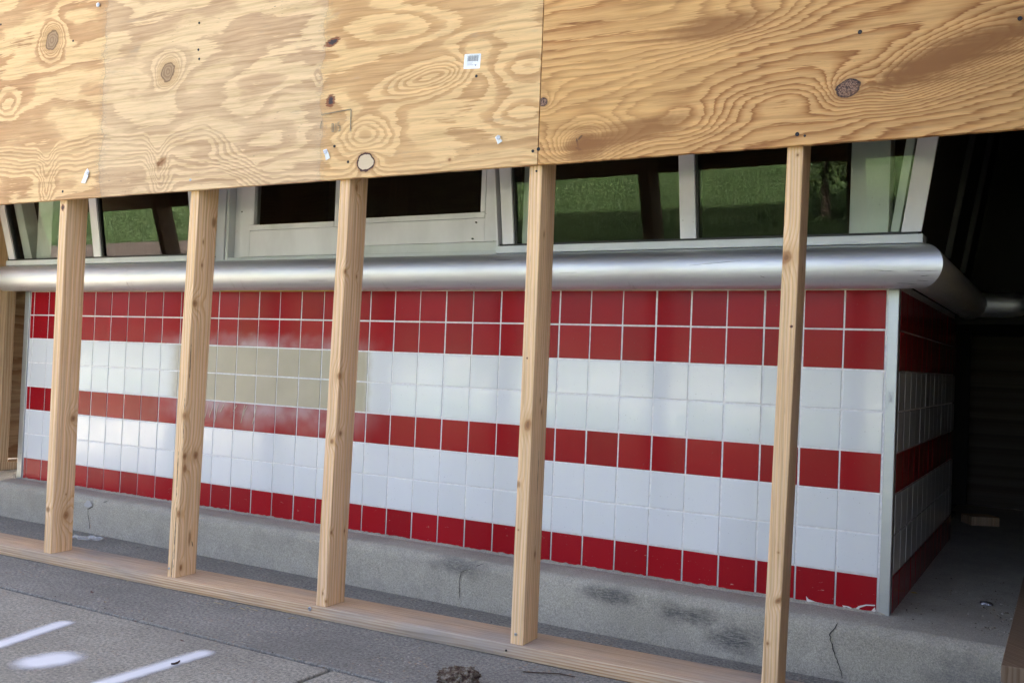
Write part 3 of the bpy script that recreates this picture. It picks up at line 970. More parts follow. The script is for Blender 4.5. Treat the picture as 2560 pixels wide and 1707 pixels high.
for (xb_, xt_, seed, kns, lbl) in STUDS:
    kl = []
    if seed == 3:      # long weathered split down the front arris
        for (kx, ky, L_) in ((478, 905, .075), (462, 1050, .11), (446, 1180, .10), (440, 1330, .12), (432, 1420, .05)):
            p = on_h(kx, ky, 0.0)
            kl.append((p.z, p.x - .004, L_, .0022, random.uniform(-.01, .01), 0, 1, 'crack'))
    sl = (xt_ - xb_) / 1.265
    for (kx, ky, ra, rc, kind, amp, sp, face, rot) in kns:
        if face == 'front':
            p = on_h(kx, ky, 0.0)
            a0, c0 = p.z, p.x
        else:
            c_ = HI @ CAM; d = HI.to_3x3() @ ray(kx, ky)
            z_ = .6
            for _ in range(4):
                X = xb_ + sl * z_
                q = c_ + d * ((X - c_.x) / d.x)
                z_ = q.z
            a0, c0 = q.z, X + q.y
        kl.append((a0, c0, ra, rc, rot, amp, sp, kind))
    warm = random.uniform(-.02, .02)
    mt = wood('stud_timber', stud_co, kl, slope=[60, 60, 75, 85, 110, 120, 80][seed - 1] * .9, warp=1.6, fa=1.3, fc=16.0, feather=.10, seed=seed * 13.7,
              pale=(.77 + warm, .535 + warm, .33), tan_=(.71 + warm, .455 + warm, .23), dark=(.61 + warm, .355, .155), prof=(.40, .75, .93),
              tint=(.72, .50, .285), tint_amt=.4, specks=.3 if seed in (2, 3) else .12, fine=420)
    z0, z1 = .0386, 1.302 + 1.22 if seed in (1, 7) else 2.4
    xt2 = xb_ + sl * z1
    xb2 = xb_ + sl * z0
    y1 = SD
    n = 26
    vs, fs = [], []
    r_ = .0035
    prof = []
    for (cx, cy, t0) in ((-r_, r_, -pi / 2), (-r_, SD - r_, 0), (-SW + r_, SD - r_, pi / 2), (-SW + r_, r_, pi)):
        for k in range(4):
            t = t0 + k * (pi / 2) / 3
            prof.append((cx + r_ * cos(t), cy + r_ * sin(t)))
    # order the ring consistently: right-front, right-back, left-back, left-front
    P_ = len(prof)
    for i in range(n + 1):
        z = z0 + (z1 - z0) * i / n
        x = xb_ + sl * z + .0014 * sin(z * 3.1 + seed) - .0014 * sin(seed)
        for (px_, py_) in prof:
            wane = .0025 * max(0, sin(z * 5.3 + seed * 2.1)) if (px_ > -.01 and py_ < .006) else 0
            # wane only wears the corner, and nothing stands behind the plywood line
            vs.append((x + px_ - wane * .6, max(py_ + wane * .6, 0.0008), z))
        if i:
            for k in range(P_):
                fs.append(((i - 1) * P_ + k, (i - 1) * P_ + (k + 1) % P_, i * P_ + (k + 1) % P_, i * P_ + k))
    fs += [tuple(range(P_ - 1, -1, -1)), tuple(range(n * P_, (n + 1) * P_))]
    me = mesh('stud', vs, fs, mt, True)
    fix_normals(me)
    try: me.set_sharp_from_angle(angle=radians(50))
    except Exception: pass
    o = obj('stud', me, hd)
    if lbl: o['label'] = lbl

# bottom plate, wider than the studs
M['plate'] = wood('weathered_plate', plate_co, [], slope=135.0, warp=1.3, fa=.8, fc=14.0, feather=.16, seed=77.0,
                  pale=(.58, .435, .285), tan_=(.49, .31, .17), dark=(.40, .215, .10), prof=(.35, .7, .92),
                  tint=(.33, .29, .245), tint_amt=1.0, specks=.4, rough=.75, fine=330)
def long_board(name, x0, x1, y0, y1, z0, z1, mat, parent, n=50):
    r_ = .003
    prof = []
    for (cy, cz, t0) in ((y0 + r_, z0 + r_, pi), (y1 - r_, z0 + r_, 1.5 * pi), (y1 - r_, z1 - r_, 0), (y0 + r_, z1 - r_, pi / 2)):
        for k in range(3):
            t = t0 + k * (pi / 2) / 2
            prof.append((cy + r_ * cos(t), cz + r_ * sin(t)))
    P_ = len(prof)
    vs, fs = [], []
    for i in range(n + 1):
        x = x0 + (x1 - x0) * i / n
        for (py_, pz_) in prof:
            wob = .0008 * sin(x * 4.0 + pz_ * 40)
            vs.append((x, py_ + wob, pz_ + (.0006 * sin(x * 6.1) if pz_ < z0 + .01 else 0)))
        if i:
            for k in range(P_):
                fs.append(((i - 1) * P_ + k, (i - 1) * P_ + (k + 1) % P_, i * P_ + (k + 1) % P_, i * P_ + k))
    fs += [tuple(range(P_)), tuple(range(n * P_, (n + 1) * P_))]
    me = mesh(name, vs, fs, mat, True)
    fix_normals(me)
    try: me.set_sharp_from_angle(angle=radians(50))
    except Exception: pass
    return obj(name, me, parent)
pl = long_board('bottom_plate', -4.2, .47, -.004, .136, .0008, .0380, M['plate'], hd)
pl['label'] = 'greyed timber bottom plate lying on the pavement'

# fixings on the sheets
M['screw'] = plain('dark_screw', (.035, .033, .035), .4, .8)
M['bright_screw'] = plain('zinc_screw', (.45, .46, .48), .35, 1.0)
M['paper'] = plain('torn_white_tarp', (.74, .77, .80), .5)
def screw(x, y, parent, r=.0045, mat='screw', off=-.0155, name='screw'):
    p = on_h(x, y, off)
    rings = []
    n = 10
    vs = []
    for (rr, yy) in ((r, .003), (r, -.0006), (r * .8, -.0014), (r * .35, -.0012), (r * .25, -.0004)):
        vs += [(p.x + rr * cos(2 * pi * k / n), p.y + yy, p.z + rr * sin(2 * pi * k / n)) for k in range(n)]
    fs = []
    for i in range(4):
        for k in range(n):
            fs.append((i * n + k, i * n + (k + 1) % n, (i + 1) * n + (k + 1) % n, (i + 1) * n + k))
    fs.append(tuple(range(4 * n, 5 * n)))
    me = mesh(name, vs, fs, M[mat])
    fix_normals(me)
    return obj(name, me, parent)
for (x, y) in [(157, 479), (183, 103), (498, 58), (496, 125), (498, 148), (870, 405), (1332, 378), (836, 366), (1191, 191), (2, 62)]:
    screw(x, y, shA, .0042 if x != 157 else .005)
screw(476, 450, shA, .0045, 'bright_screw')
for (x, y) in [(1346, 373), (1993, 336), (2012, 340), (2550, 47), (2150, 81)]:
    screw(x, y, shB, .005 if x != 2012 else .003)
def scrap(pts, sx, sy, parent):
    q = []
    for k, (x, y) in enumerate(pts):
        p = on_h(x, y, -.0155)
        q.append((p.x, -.0165 - .004 * ((k * 37) % 5) / 4, p.z))
    c = Vector((0, 0, 0))
    for v in q: c += Vector(v)
    c /= len(q)
    q.append((c.x, c.y - .003, c.z))
    n = len(pts)
    obj('torn_scrap', mesh('scrap', q, [(k, (k + 1) % n, n) for k in range(n)], M['paper']), parent)
    screw(sx, sy, parent, .0062, 'bright_screw', -.0215, 'washer_screw')
scrap([(219, 421), (225, 430), (223, 443), (214, 459), (205, 458), (209, 443), (214, 432)], 219, 434, shA)
scrap([(808, 376), (818, 373), (824, 384), (826, 396), (817, 402), (813, 390)], 813, 380, shA)
scrap([(1238, 344), (1246, 338), (1252, 346), (1257, 354), (1246, 362), (1242, 353)], 1246, 344, shA)
scrap([(241, 10), (247, 7), (252, 14), (250, 20), (244, 19)], 246, 13, shA)

# barcode sticker, stuck on upside down
M['sticker'] = plain('sticker_paper', (.80, .82, .82), .45)
M['ink'] = plain('sticker_ink', (.10, .10, .11), .6)
M['ink_light'] = plain('sticker_grey_print', (.42, .46, .46), .6)
M['ink_blue'] = plain('sticker_blue_print', (.07, .12, .20), .6)
M['ink_violet'] = plain('sticker_violet_print', (.26, .20, .32), .6)
cs = [on_h(x, y, -.0155) for x, y in ((1159, 173.5), (1199.5, 172), (1203, 134.5), (1162, 136.5))]
def st(u, v, d):      # u right, v up, both 0..1 on the sticker
    lo = cs[0].lerp(cs[1], u); hi = cs[3].lerp(cs[2], u)
    p = lo.lerp(hi, v)
    return (p.x, -.0160 - d, p.z)
rim = []
for (cu, cv_, t0) in ((.06, .06, pi), (.94, .06, 1.5 * pi), (.94, .94, 0), (.06, .94, pi / 2)):
    for k in range(5):
        t = t0 + k * (pi / 2) / 4
        rim.append((cu + .06 * cos(t), cv_ + .06 * sin(t)))
vs = [st(u, v, .0004) for u, v in rim] + [st(u, v, -.0006) for u, v in rim]
nR = len(rim)
fs = [tuple(range(nR))] + [(k, (k + 1) % nR, nR + (k + 1) % nR, nR + k) for k in range(nR)]
stk = obj('barcode_sticker', mesh('sticker', vs, fs, M['sticker']), shA)
def prints(rects, mat, name):
    vs, fs = [], []
    for (u0, u1, v0, v1) in rects:
        k = len(vs)
        vs += [st(u0, v0, .0007), st(u1, v0, .0007), st(u1, v1, .0007), st(u0, v1, .0007)]
        fs.append((k, k + 1, k + 2, k + 3))
    o = obj(name, mesh(name, vs, fs, mat), shA)
    return o
bars = []
u = .20
rb = random.Random(4)
while u < .86:
    wd = rb.choice((.010, .010, .018, .026))
    if u + wd < .87: bars.append((u, u + wd, .50 if .22 < u < .82 else .46, .88))
    u += wd + rb.choice((.010, .016, .022))
prints(bars, M['ink'], 'barcode')
prints([(.14 + .034 * k, .158 + .034 * k, .905, .945) for k in range(23) if k not in (2, 3, 12, 20, 21)], M['ink_light'], 'barcode_digits')
prints([(.20, .56, .40, .415), (.20, .54, .36, .375), (.20, .50, .32, .333)], M['ink_light'], 'sticker_text')
prints([(.21 + .036 * k, .235 + .036 * k, .235 + .01 * (k % 2), .275) for k in range(11)], M['ink_violet'], 'sticker_text')
prints([(.67, .70, .24, .27), (.70, .74, .20, .26), (.74, .78, .24, .28), (.72, .76, .17, .20)], M['ink_blue'], 'sticker_logo')
# faded grade stamp: bracket lines and three characters
M['stamp'] = wood('faded_stamp_ink', ply_co, (), slope=40, pale=(.30, .25, .16), tan_=(.22, .18, .12), dark=(.20, .15, .09), specks=.3, seed=50)
def stroke(pts, wpx):
    vs, fs = [], []
    for (x, y), (x2, y2) in zip(pts[:-1], pts[1:]):
        dx, dy = x2 - x, y2 - y
        L = math.hypot(dx, dy); nx, ny = -dy / L * wpx / 2, dx / L * wpx / 2
        k = len(vs)
        for (a, b_) in ((x + nx, y + ny), (x2 + nx, y2 + ny), (x2 - nx, y2 - ny), (x - nx, y - ny)):
            p = on_h(a, b_, -.0150)
            vs.append((p.x, -.0172, p.z))
        fs.append((k, k + 1, k + 2, k + 3))
    return vs, fs
def stamp(strokes, wpx, name):
    V, Fc = [], []
    for s in strokes:
        v, f = stroke(s, wpx)
        k = len(V); V += v; Fc += [tuple(i + k for i in q) for q in f]
    obj(name, mesh(name, V, Fc, M['stamp']), shA)
stamp([[(804, 288), (830, 283), (879, 274)], [(879, 275), (877, 328)], [(805, 304), (802, 322)]], 2.6, 'grade_stamp')
stamp([[(831, 310), (831, 330), (835, 330), (835, 311), (831, 310)], [(841, 309), (841, 328)], [(851, 306), (846, 307), (846, 315), (851, 315), (851, 328), (846, 328)]], 1.8, 'grade_stamp')
# fixings in the plate and stud feet
screw(774, 1521, pl, .006, 'bright_screw', -.0052)
screw(1265, 1625, pl, .003, 'screw', -.0052)
screw(422, 1420, hd, .0035, 'bright_screw', -.0005)
screw(1289, 1585, hd, .004, 'bright_screw', -.0005)
screw(1341, 428, hd, .0028, 'screw', -.0005)

# ------------------------------------------------------------------ side hoardings closing off both ends
M['darkT'] = wood('shade_toned_timber', stud_co, (), slope=80, warp=1.5, fa=1.2, fc=15.0, seed=92, pale=(.20, .14, .09), tan_=(.17, .11, .065), dark=(.14, .085, .045), tint=(.15, .11, .075))  # darker copy of the side timber, recess shade put into its colour
M['sideT'] = wood('side_timber', stud_co, (), slope=80, warp=1.5, fa=1.2, fc=15.0, seed=90, pale=(.60, .44, .27), tan_=(.54, .36, .20), dark=(.47, .28, .13))
hr = empty('side_hoarding', (.30, -.12, .152))
tag(hr, 'timber and plywood hoarding in shade-darkened colours closing the gap beside the side wall', 'hoarding', 'hoarding side returns')
def hrbox(name, x0, x1, y0, y1, z0, z1, mat, bev=.002):
    return box(name, x0 - .30, x1 - .30, y0 + .12, y1 + .12, z0 - .152, z1 - .152, mat, hr, bev)
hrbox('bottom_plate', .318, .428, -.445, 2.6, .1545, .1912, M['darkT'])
for y0 in (.30, .91, 1.52, 2.13):
    hrbox('stud', .312 if y0 > .5 else .335, .401 if y0 > .5 else .424, y0, y0 + .038, .1915, 2.50, M['sideT'])
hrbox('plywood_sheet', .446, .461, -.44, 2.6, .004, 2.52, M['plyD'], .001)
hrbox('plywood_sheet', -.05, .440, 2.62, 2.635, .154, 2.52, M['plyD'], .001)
box_ = box('timber_offcut', -.06, .06, -.05, .05, 0, .038, M['sideT'], None, .002)
box_.location = (.10, 1.95, .1545); box_.rotation_euler = (0, 0, .5)
tag(box_, 'short timber offcut lying on the dark floor behind the corner', 'offcut')
hl = empty('side_hoarding', (-4.02, -.05, .152))
tag(hl, 'timber stud and brown plywood return beyond the left corner trim', 'hoarding', 'hoarding side returns')
hl['label'] = 'timber hoarding return standing beyond the end of the tiled front wall'
def hlbox(name, x0, x1, y0, y1, z0, z1, mat, bev=.002):
    return box(name, x0 + 4.02, x1 + 4.02, y0 + .05, y1 + .05, z0 - .152, z1 - .152, mat, hl, bev)
hlbox('bottom_plate', -4.15, -4.04, -.10, 1.4, .1535, .192, M['sideT'])
for y0 in (-.40, .075, .70):
    hlbox('stud', -4.13, -4.045, y0, y0 + .05, .1925, 2.5, M['sideT'])
hlbox('plywood_sheet', -4.155, -4.14, -.42, 1.4, .195, 2.52, M['plyS'], .001)

# ------------------------------------------------------------------ spray-paint marks on the pavement
def spray_mat(name, halfL, halfW, softn):
    mt = bpy.data.materials.new(name); mt.use_nodes = True
    t = mt.node_tree; S.tree = t
    b = t.nodes['Principled BSDF']; out = t.nodes['Material Output']
    x, y, z = coords('object')
    ax = S.op('MAXIMUM', S.op('ABSOLUTE', y) - halfL, 0.0)
    d = S.op('SQRT', x * x + ax * ax) / halfW
    g1 = noise(x, y, 0.0, 420.0, 3.0, .75); g2 = noise(x, y, 3.0, 30.0, 3.0)
    d = d + (g1 - .5) * .9 + (g2 - .5) * .35
    al = smooth(d, 1.15 + softn, .85 - softn) * .93
    b.inputs['Base Color'].default_value = (.70, .72, .74, 1)
    b.inputs['Roughness'].default_value = .8
    tr = t.nodes.new('ShaderNodeBsdfTransparent'); mx = t.nodes.new('ShaderNodeMixShader')
    t.links.new(al.s, mx.inputs[0]); t.links.new(tr.outputs[0], mx.inputs[1]); t.links.new(b.outputs[0], mx.inputs[2])
    t.links.new(mx.outputs[0], out.inputs[0])
    return mt
def spray(p0, p1, half, softn, label, group=None, minl=0.0):
    a, c = Vector((p0[0], p0[1], 0)), Vector((p1[0], p1[1], 0))
    mid = (a + c) / 2; d = c - a; L = d.length / 2
    ang = math.atan2(-d.x, d.y)
    R_ = half * 2.2
    n = 8
    vs = [(x, y, 0) for x in (-R_, R_) for y in (-L - R_, L + R_)]
    o = obj('spray_paint_mark', mesh('mark', vs, [(0, 2, 3, 1)], spray_mat('white_spray', L, half, softn)))
    o.location = (mid.x, mid.y, .0026); o.rotation_euler = (0, 0, ang)
    tag(o, label, 'paint mark', 'spray-painted survey marks')
    return o
a = on_z(155, 1560); c = on_z(0, 1612)
c = c + (c - a) * 1.2
spray(c, a, .024, .55, 'white sprayed dash farthest from the dirt clump on the pavement')
a = on_z(40, 1668); c = on_z(195, 1640)
spray(Vector((-1.735, -1.235, 0)), Vector((-1.722, -1.195, 0)), .050, .42, 'round white sprayed dot between two dashes on the pavement')
a = on_z(505, 1635); c = on_z(270, 1707)
c = c + (c - a) * .6
spray(c, a, .024, .55, 'white sprayed dash with a twig lying on it')

# ------------------------------------------------------------------ litter
def twig(pxs, r, mat, name, label, cat, z=.004, group=None):
    pts = [on_z(x, y, z) for x, y in pxs]
    c = pts[0].copy(); c.z = 0
    me = tube_mesh(name, [p - c for p in pts], [r * (1 - .5 * abs(i / (len(pts) - 1) - .4)) for i in range(len(pts))], mat, 6)
    o = obj(name, me); o.location = c
    tag(o, label, cat, group)
    return o
M['twig'] = plain('dark_twig', (.05, .03, .022), .8)
M['straw'] = plain('dry_straw', (.42, .34, .19), .8)
twig([(428, 1658), (436, 1658), (444, 1655), (449, 1651)], .0028, M['twig'], 'twig', 'small dark curved twig lying across a white sprayed dash', 'twig', .005)
twig([(1308, 1678), (1340, 1680), (1400, 1683), (1437, 1691)], .002, M['twig'], 'twig', 'thin reddish twig on the pavement right of the dirt clump', 'twig')
for k, (x, y) in enumerate([(535, 1504), (590, 1512), (600, 1518), (615, 1516), (630, 1522), (575, 1520), (720, 1545)]):
    dx = random.uniform(12, 26); dy = random.uniform(-2, 6)
    twig([(x, y), (x + dx * .5, y + dy * .7 - 1), (x + dx, y + dy)], .0011, M['straw'], 'straw', 'wisp of dry straw along the front of the bottom plate', 'straw', .002, 'straw wisps')
# clump of earth and leaf litter
def clump():
    from mathutils import noise as mn
    bm = bmesh.new()
    bmesh.ops.create_icosphere(bm, subdivisions=5, radius=1.0)
    for v in bm.verts:
        p = v.co.copy()
        d = 1 + .30 * mn.noise(p * 1.7) + .22 * mn.noise(p * 4.1) + .13 * mn.noise(p * 9.5) + .07 * mn.noise(p * 21)
        v.co = Vector((p.x * .050 * d, p.y * .038 * d, max(p.z * .027 * d + .019, 0)))
    me = bpy.data.meshes.new('clump'); bm.to_mesh(me); bm.free()
    mt, b = start('earth_clump')
    x, y, z = coords('object')
    n1 = noise(x, y, z, 55.0, 4.0, .7); n2 = noise(x, y, z, 170.0, 3.0, .7)
    col = ramp(n1 * .6 + n2 * .4, [(.33, (.012, .009, .008)), (.44, (.05, .024, .016)), (.52, (.12, .09, .06)), (.60, (.24, .22, .18)), (.70, (.06, .03, .02))])
    setc(b, col); b.inputs['Roughness'].default_value = .95
    bump(b, n2 + n1, .9, .004)
    me.materials.append(mt)
    o = obj('earth_clump', me)
    g = on_z(1150, 1716, 0)
    o.location = (g.x, g.y, .0015); o.rotation_euler = (0, 0, .3)
    tag(o, 'crumbly brown clump of earth and litter on the pavement by the bottom plate', 'clump')
    # leaf shards stuck in it
    for k in range(14):
        t = random.uniform(0, 2 * pi); h_ = random.uniform(.5, 1.0)
        c_ = Vector((.040 * cos(t) * (1.1 - h_ * .6), .032 * sin(t) * (1.1 - h_ * .6), .016 + .026 * h_ * .8))
        u_ = Vector((random.gauss(0, 1), random.gauss(0, 1), random.gauss(.6, .6))).normalized() * random.uniform(.006, .014)
        v_ = u_.orthogonal().normalized() * random.uniform(.003, .006)
        obj('leaf_shard', mesh('shard', [c_ - v_, c_ + u_ * .5 + v_ * .6, c_ + u_, c_ + v_], [(0, 1, 2, 3)], M['twig'] if k % 3 else M['straw']), o)
clump()
# crumpled clear plastic wrap against the step
def plastic():
    mt, b = start('clear_plastic')
    b.inputs['Base Color'].default_value = (.75, .78, .76, 1)
    b.inputs['Roughness'].default_value = .12
    b.inputs['Alpha'].default_value = .22
    b.inputs['Specular IOR Level'].default_value = 1.0
    nx, ny = 22, 9
    from mathutils import noise as mn
    vs, fs = [], []
    for i in range(nx):
        for j in range(ny):
            u_, v_ = i / (nx - 1), j / (ny - 1)
            p = Vector((u_ * 7, v_ * 4, 1.3))
            vs.append((u_ * .16 - .08 + .01 * mn.noise(p * .9), (v_ - .5) * .045 * (.5 + .5 * sin(pi * u_)) + .012 * sin(u_ * 5), .004 + .016 * abs(mn.noise(p)) + .010 * abs(mn.noise(p * 2.3)) + .012 * sin(pi * v_) * u_))
    for i in range(nx - 1):
        for j in range(ny - 1):
            a_ = i * ny + j
            fs.append((a_, a_ + ny, a_ + ny + 1, a_ + 1))
    o = obj('plastic_wrap', mesh('wrap', vs, fs, mt))
    g = on_z(208, 1352, 0)
    o.location = (g.x, g.y, .001); o.rotation_euler = (0, 0, .55)
    tag(o, 'crumpled scrap of clear plastic wrap lying between plate and concrete step', 'plastic scrap')
plastic()
# bottle cap and leaf on the dark floor behind the corner
def cap():
    n = 42
    vs, fs = [], []
    for (r_, z_, w_) in ((.0165, .0005, .0008), (.0155, .003, .0005), (.0135, .006, 0), (.010, .0066, 0)):
        for k in range(n):
            rr = r_ + w_ * (1 if k % 2 else -1)
            vs.append((rr * cos(2 * pi * k / n), rr * sin(2 * pi * k / n), z_))
    for i in range(3):
        for k in range(n):
            fs.append((i * n + k, i * n + (k + 1) % n, (i + 1) * n + (k + 1) % n, (i + 1) * n + k))
    fs.append(tuple(range(3 * n, 4 * n)))
    o = obj('bottle_cap', mesh('cap', vs, fs, M['bright_screw']))
    g = on_z(2465, 1510, .153)
    o.location = (g.x, g.y, .1538)
    tag(o, 'crimped metal bottle cap on the dark floor by the side hoarding', 'bottle cap')
cap()
def leaf(px_, py_, size, col, label, z=.155, group=None):
    mt = plain('dry_leaf', col, .7)
    g = on_z(px_, py_, z)
    vs = [(0, -size, 0), (size * .45, -size * .3, .003), (size * .35, size * .5, .002), (0, size, .006), (-size * .4, size * .4, .001), (-size * .45, -size * .3, .002), (0, 0, .0005)]
    o = obj('leaf', mesh('leaf', vs, [(0, 1, 6), (1, 2, 6), (2, 3, 6), (3, 4, 6), (4, 5, 6), (5, 0, 6)], mt))
    o.location = (g.x, g.y, z); o.rotation_euler = (0, 0, random.uniform(0, 6))
    tag(o, label, 'leaf', group)
leaf(2284, 1482, .019, (.42, .30, .03), 'small yellow leaf at the foot of the dark side wall', .1570)
leaf(338, 1553, .008, (.12, .055, .03), 'brown leaf shard lying on the pavement joint', .004)
leaf(230, 1481, .009, (.10, .05, .04), 'dark brown leaf chip on the aggregate strip', .004)
leaf(263, 1505, .008, (.50, .40, .22), 'pale straw-coloured leaf chip beside the joint', .004)
leaf(455, 1602, .006, (.09, .04, .03), 'tiny maroon leaf chip on the light slab', .004)
leaf(345, 1369, .010, (.06, .05, .04), 'dark leaf lying behind the bottom plate', .004)
# crumbs and grit that nobody could count
vs, fs = [], []
rg = random.Random(12)
def grit(x, y, z, s):
    k = len(vs)
    a_ = rg.uniform(0, 6.28)
    for q in range(4):
        t = a_ + q * pi / 2
        vs.append((x + s * cos(t) * rg.uniform(.6, 1.2), y + s * sin(t) * rg.uniform(.6, 1.2), z))
    vs.append((x, y, z + s * .8))
    fs.extend([(k, k + 1, k + 4), (k + 1, k + 2, k + 4), (k + 2, k + 3, k + 4), (k + 3, k, k + 4)])
for _ in range(420): grit(rg.uniform(-3.2, .4), rg.uniform(-1.3, -.50), .0008, rg.uniform(.0008, .0024))
for _ in range(150):
    gx = rg.uniform(-3.2, .4); grit(gx, YJ + rg.gauss(0, .012), .0005, rg.uniform(.001, .0035))
for _ in range(140): grit(rg.uniform(-3.2, .3), -.15 - abs(rg.gauss(0, .05)), .0005, rg.uniform(.001, .003))
for _ in range(110): grit(rg.uniform(.06, .32), rg.uniform(-.05, .7), .1535, rg.uniform(.001, .0035))
for _ in range(50): grit(rg.gauss(.285, .03), rg.gauss(.16, .09), .1535, rg.uniform(.002, .006))
mg, b = start('grit')
x_, y_, z_ = coords('world')
setc(b, ramp(noise(x_, y_, z_, 90.0, 1.0), [(.35, (.04, .03, .025)), (.5, (.16, .12, .08)), (.65, (.40, .37, .32))]))
b.inputs['Roughness'].default_value = .95
tag(obj('grit', mesh('grit', vs, fs, mg)), 'loose grit and crumbs scattered over pavement and step', 'grit', kind='stuff')

# ------------------------------------------------------------------ what the windows reflect: lawn, mulch bed, shrubs, trees
def mk_mulch():
    mt, b = start('bark_mulch')
    x, y, z = coords('world')
    v = voronoi(x, y, z, 26.0)
    n = noise(x, y, z, 60.0, 3.0, .7)
    sp = S.tree.nodes.new('ShaderNodeSeparateColor'); S.tree.links.new(v.outputs['Color'], sp.inputs[0])
    setc(b, ramp(S(sp.outputs[0]) * .7 + n * .3, [(.1, (.03, .022, .018)), (.5, (.085, .065, .052)), (.9, (.16, .13, .11))]))
    b.inputs['Roughness'].default_value = .95
    bump(b, S(v.outputs['Distance']), .9, .03)
    return mt
ground_patch('mulch_bed', -24, -6.0, -7.5, -5.0, -.030, mk_mulch())
# lawn: a sheet that rises gently away from the building
def lawn_z(x, y):
    return -.045 + max(0, -y - 30) * .05
vs, fs = [], []
nx_, ny_ = 40, 30
for i in range(nx_ + 1):
    for j in range(ny_ + 1):
        X = -60 + 90 * i / nx_; Y = -5.0 - 50 * (j / ny_) ** 1.4
        vs.append((X, Y, lawn_z(X, Y) - (.012 if (X < -5.5 and Y > -7.6) else 0)))
for i in range(nx_):
    for j in range(ny_):
        a_ = i * (ny_ + 1) + j
        fs.append((a_, a_ + 1, a_ + ny_ + 2, a_ + ny_ + 1))
mt, b = start('lawn_soil')
x, y, z = coords('world')
setc(b, ramp(noise(x, y, z, 9.0, 5.0, .7), [(.3, (.02, .042, .009)), (.7, (.045, .075, .018))]))
b.inputs['Roughness'].default_value = .95
lw = obj('lawn', mesh('lawn', vs, fs, mt, True)); fix_normals(lw.data)
tag(lw, kind='structure')
M['bounce_strip'] = concrete('bounce_strip_concrete', (.42, .41, .38), (.33, .32, .30), 0.0, (.28, .27, .25), .5, 14.0)
ground_patch('bounce_strip', -70, 60, -29, -16.5, -.036, M['bounce_strip'])  # unseen pale strip, added for bright tile reflections and neutral bounce light
# grass blades where the glass looks
import numpy as np
rs = np.random.RandomState(3)
def blades(n, xs0, xs1, ys0, ys1):
    X = rs.uniform(xs0, xs1, n); Y = rs.uniform(ys0, ys1, n)
    return X, Y
sets = [blades(90000, -8.5, .5, -13.5, -5.6), blades(70000, -22, -8.5, -14.5, -7.5)]
X = np.concatenate([s[0] for s in sets]); Y = np.concatenate([s[1] for s in sets])
nb = len(X)
Z = np.full(nb, -.045)
an = rs.uniform(0, 2 * pi, nb); wd = rs.uniform(.004, .010, nb); hg = rs.uniform(.02, .065, nb) * (0.7 + .8 * (np.sin(X * 5.1 + 2 * np.sin(Y * 3.3)) * np.sin(Y * 4.3 + X) > 0))
lx = rs.normal(0, .03, nb); ly = rs.normal(0, .03, nb)
V = np.zeros((nb, 3, 3))
V[:, 0] = np.c_[X - np.cos(an) * wd, Y - np.sin(an) * wd, Z]
V[:, 1] = np.c_[X + np.cos(an) * wd, Y + np.sin(an) * wd, Z]
V[:, 2] = np.c_[X + lx, Y + ly, Z + hg]
me = bpy.data.meshes.new('grass')
me.vertices.add(nb * 3); me.vertices.foreach_set('co', V.ravel())
me.loops.add(nb * 3); me.loops.foreach_set('vertex_index', np.arange(nb * 3))
me.polygons.add(nb); me.polygons.foreach_set('loop_start', np.arange(0, nb * 3, 3))
me.update(calc_edges=True)
mt, b = start('grass_blades')
x, y, z = coords('world')
setc(b, ramp(noise(x, y, 0.0, 9.0, 6.0, .85), [(.36, (.012, .038, .008)), (.50, (.030, .072, .014)), (.62, (.085, .11, .035))]))
b.inputs['Roughness'].default_value = .6
me.materials.append(mt)
tag(obj('grass', me), 'short mown grass of the lawn reflected in the leaning windows', 'grass', kind='stuff')

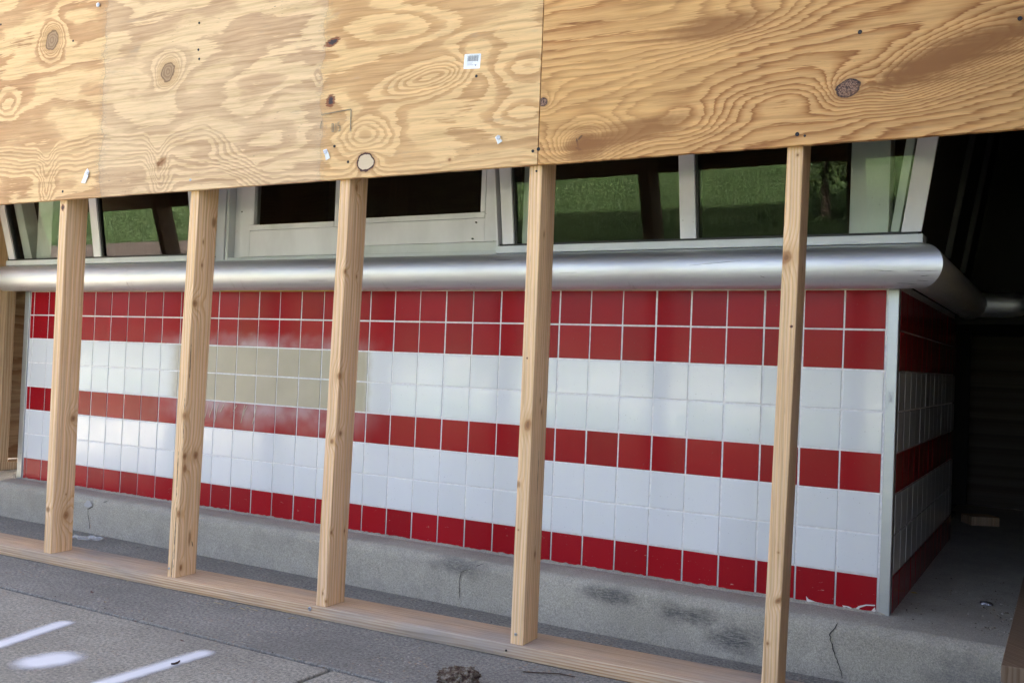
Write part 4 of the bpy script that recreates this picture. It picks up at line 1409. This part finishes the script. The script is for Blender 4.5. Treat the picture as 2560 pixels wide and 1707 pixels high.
def leafmat(name, c1, c2):
    mt, b = start(name)
    x, y, z = coords('world')
    setc(b, ramp(noise(x, y, z, 7.0, 4.0, .7), [(.35, c1), (.65, c2)]))
    b.inputs['Roughness'].default_value = .55
    return mt
M['bark'] = plain('bark', (.10, .075, .055), .9)
M['leaf_shrub'] = leafmat('shrub_leaves', (.03, .055, .015), (.10, .15, .035))
M['leaf_tree'] = leafmat('tree_leaves', (.035, .065, .016), (.085, .125, .03))
def crown_mesh(name, cx, cy, cz, rx, ry, rz, n, s, mat, seed):
    r = np.random.RandomState(seed)
    cl = r.normal(0, 1, (26, 3)); cl /= np.linalg.norm(cl, axis=1)[:, None]; cl *= r.uniform(.35, .95, (26, 1))
    p = cl[r.randint(0, 26, n)] + r.normal(0, .17, (n, 3))
    p = p * np.array([rx, ry, rz]) + np.array([cx, cy, cz])
    d1 = r.normal(0, 1, (n, 3)); d1 /= np.linalg.norm(d1, axis=1)[:, None]
    d2 = np.cross(d1, r.normal(0, 1, (n, 3))); d2 /= np.linalg.norm(d2, axis=1)[:, None]
    sz = r.uniform(.6, 1.3, (n, 1)) * s
    V = np.stack([p - d1 * sz, p + d2 * sz * .5, p + d1 * sz, p - d2 * sz * .5], 1)
    me = bpy.data.meshes.new(name)
    me.vertices.add(n * 4); me.vertices.foreach_set('co', V.ravel())
    me.loops.add(n * 4); me.loops.foreach_set('vertex_index', np.arange(n * 4))
    me.polygons.add(n); me.polygons.foreach_set('loop_start', np.arange(0, n * 4, 4))
    me.update(calc_edges=True)
    me.materials.append(mat)
    return me
def plant(name, x, y, h, rad, label, cat, group, trunk, n, s, mat, seed):
    z0 = lawn_z(x, y)
    e = empty(name, (x, y, z0))
    tag(e, label, cat, group)
    r = random.Random(seed)
    top = h * .62 if trunk else h * .5
    tr = tube_mesh('trunk', [(0, 0, -.05), (r.uniform(-.1, .1) * trunk, 0, top * .5), (r.uniform(-.15, .15), .05, top), (0, .1, h * .85)], [.05 + .14 * trunk, .04 + .11 * trunk, .03 + .07 * trunk, .02], M['bark'], 8)
    t_ = obj('trunk', tr, e)
    for k in range(5):
        a_ = k * 1.26 + r.random()
        b0 = Vector((0, .03, top * r.uniform(.55, .95)))
        b1 = b0 + Vector((cos(a_) * rad * .6, sin(a_) * rad * .6, h * .22))
        obj('limb', tube_mesh('limb', [b0, b0.lerp(b1, .5) + Vector((0, 0, .05)), b1], [.02 + .05 * trunk, .015 + .03 * trunk, .01], M['bark'], 6), e)
    cz = h - rad * .75 if trunk else h * .55
    obj('crown', crown_mesh('crown', 0, 0, cz, rad, rad, (h - cz), n, s, mat, seed), e)
plant('shrub', -9.3, -7.3, 1.75, 1.0, 'dense dark shrub in the mulch bed, seen only as window reflection', 'shrub', None, 0, 5000, .035, M['leaf_shrub'], 5)
plant('shrub', -1.75, -7.3, 1.5, .55, 'small leafy shrub on the lawn, mirrored beside the right corner post', 'shrub', None, 0, 3500, .03, M['leaf_shrub'], 6)
for k, (tx, ty, th_, tr_) in enumerate([(-26, -30, 9, 3.6), (-15, -36, 11, 4.2), (-4, -33, 10, 4.0), (9, -36, 10.5, 4.2), (-38, -22, 9.5, 4.0), (20, -28, 9, 3.6)]):
    plant('tree', tx, ty, th_, tr_, 'broad leafy tree at the far side of the lawn', 'tree', 'trees beyond the lawn', 1, 5000, .22, M['leaf_tree'], 20 + k)
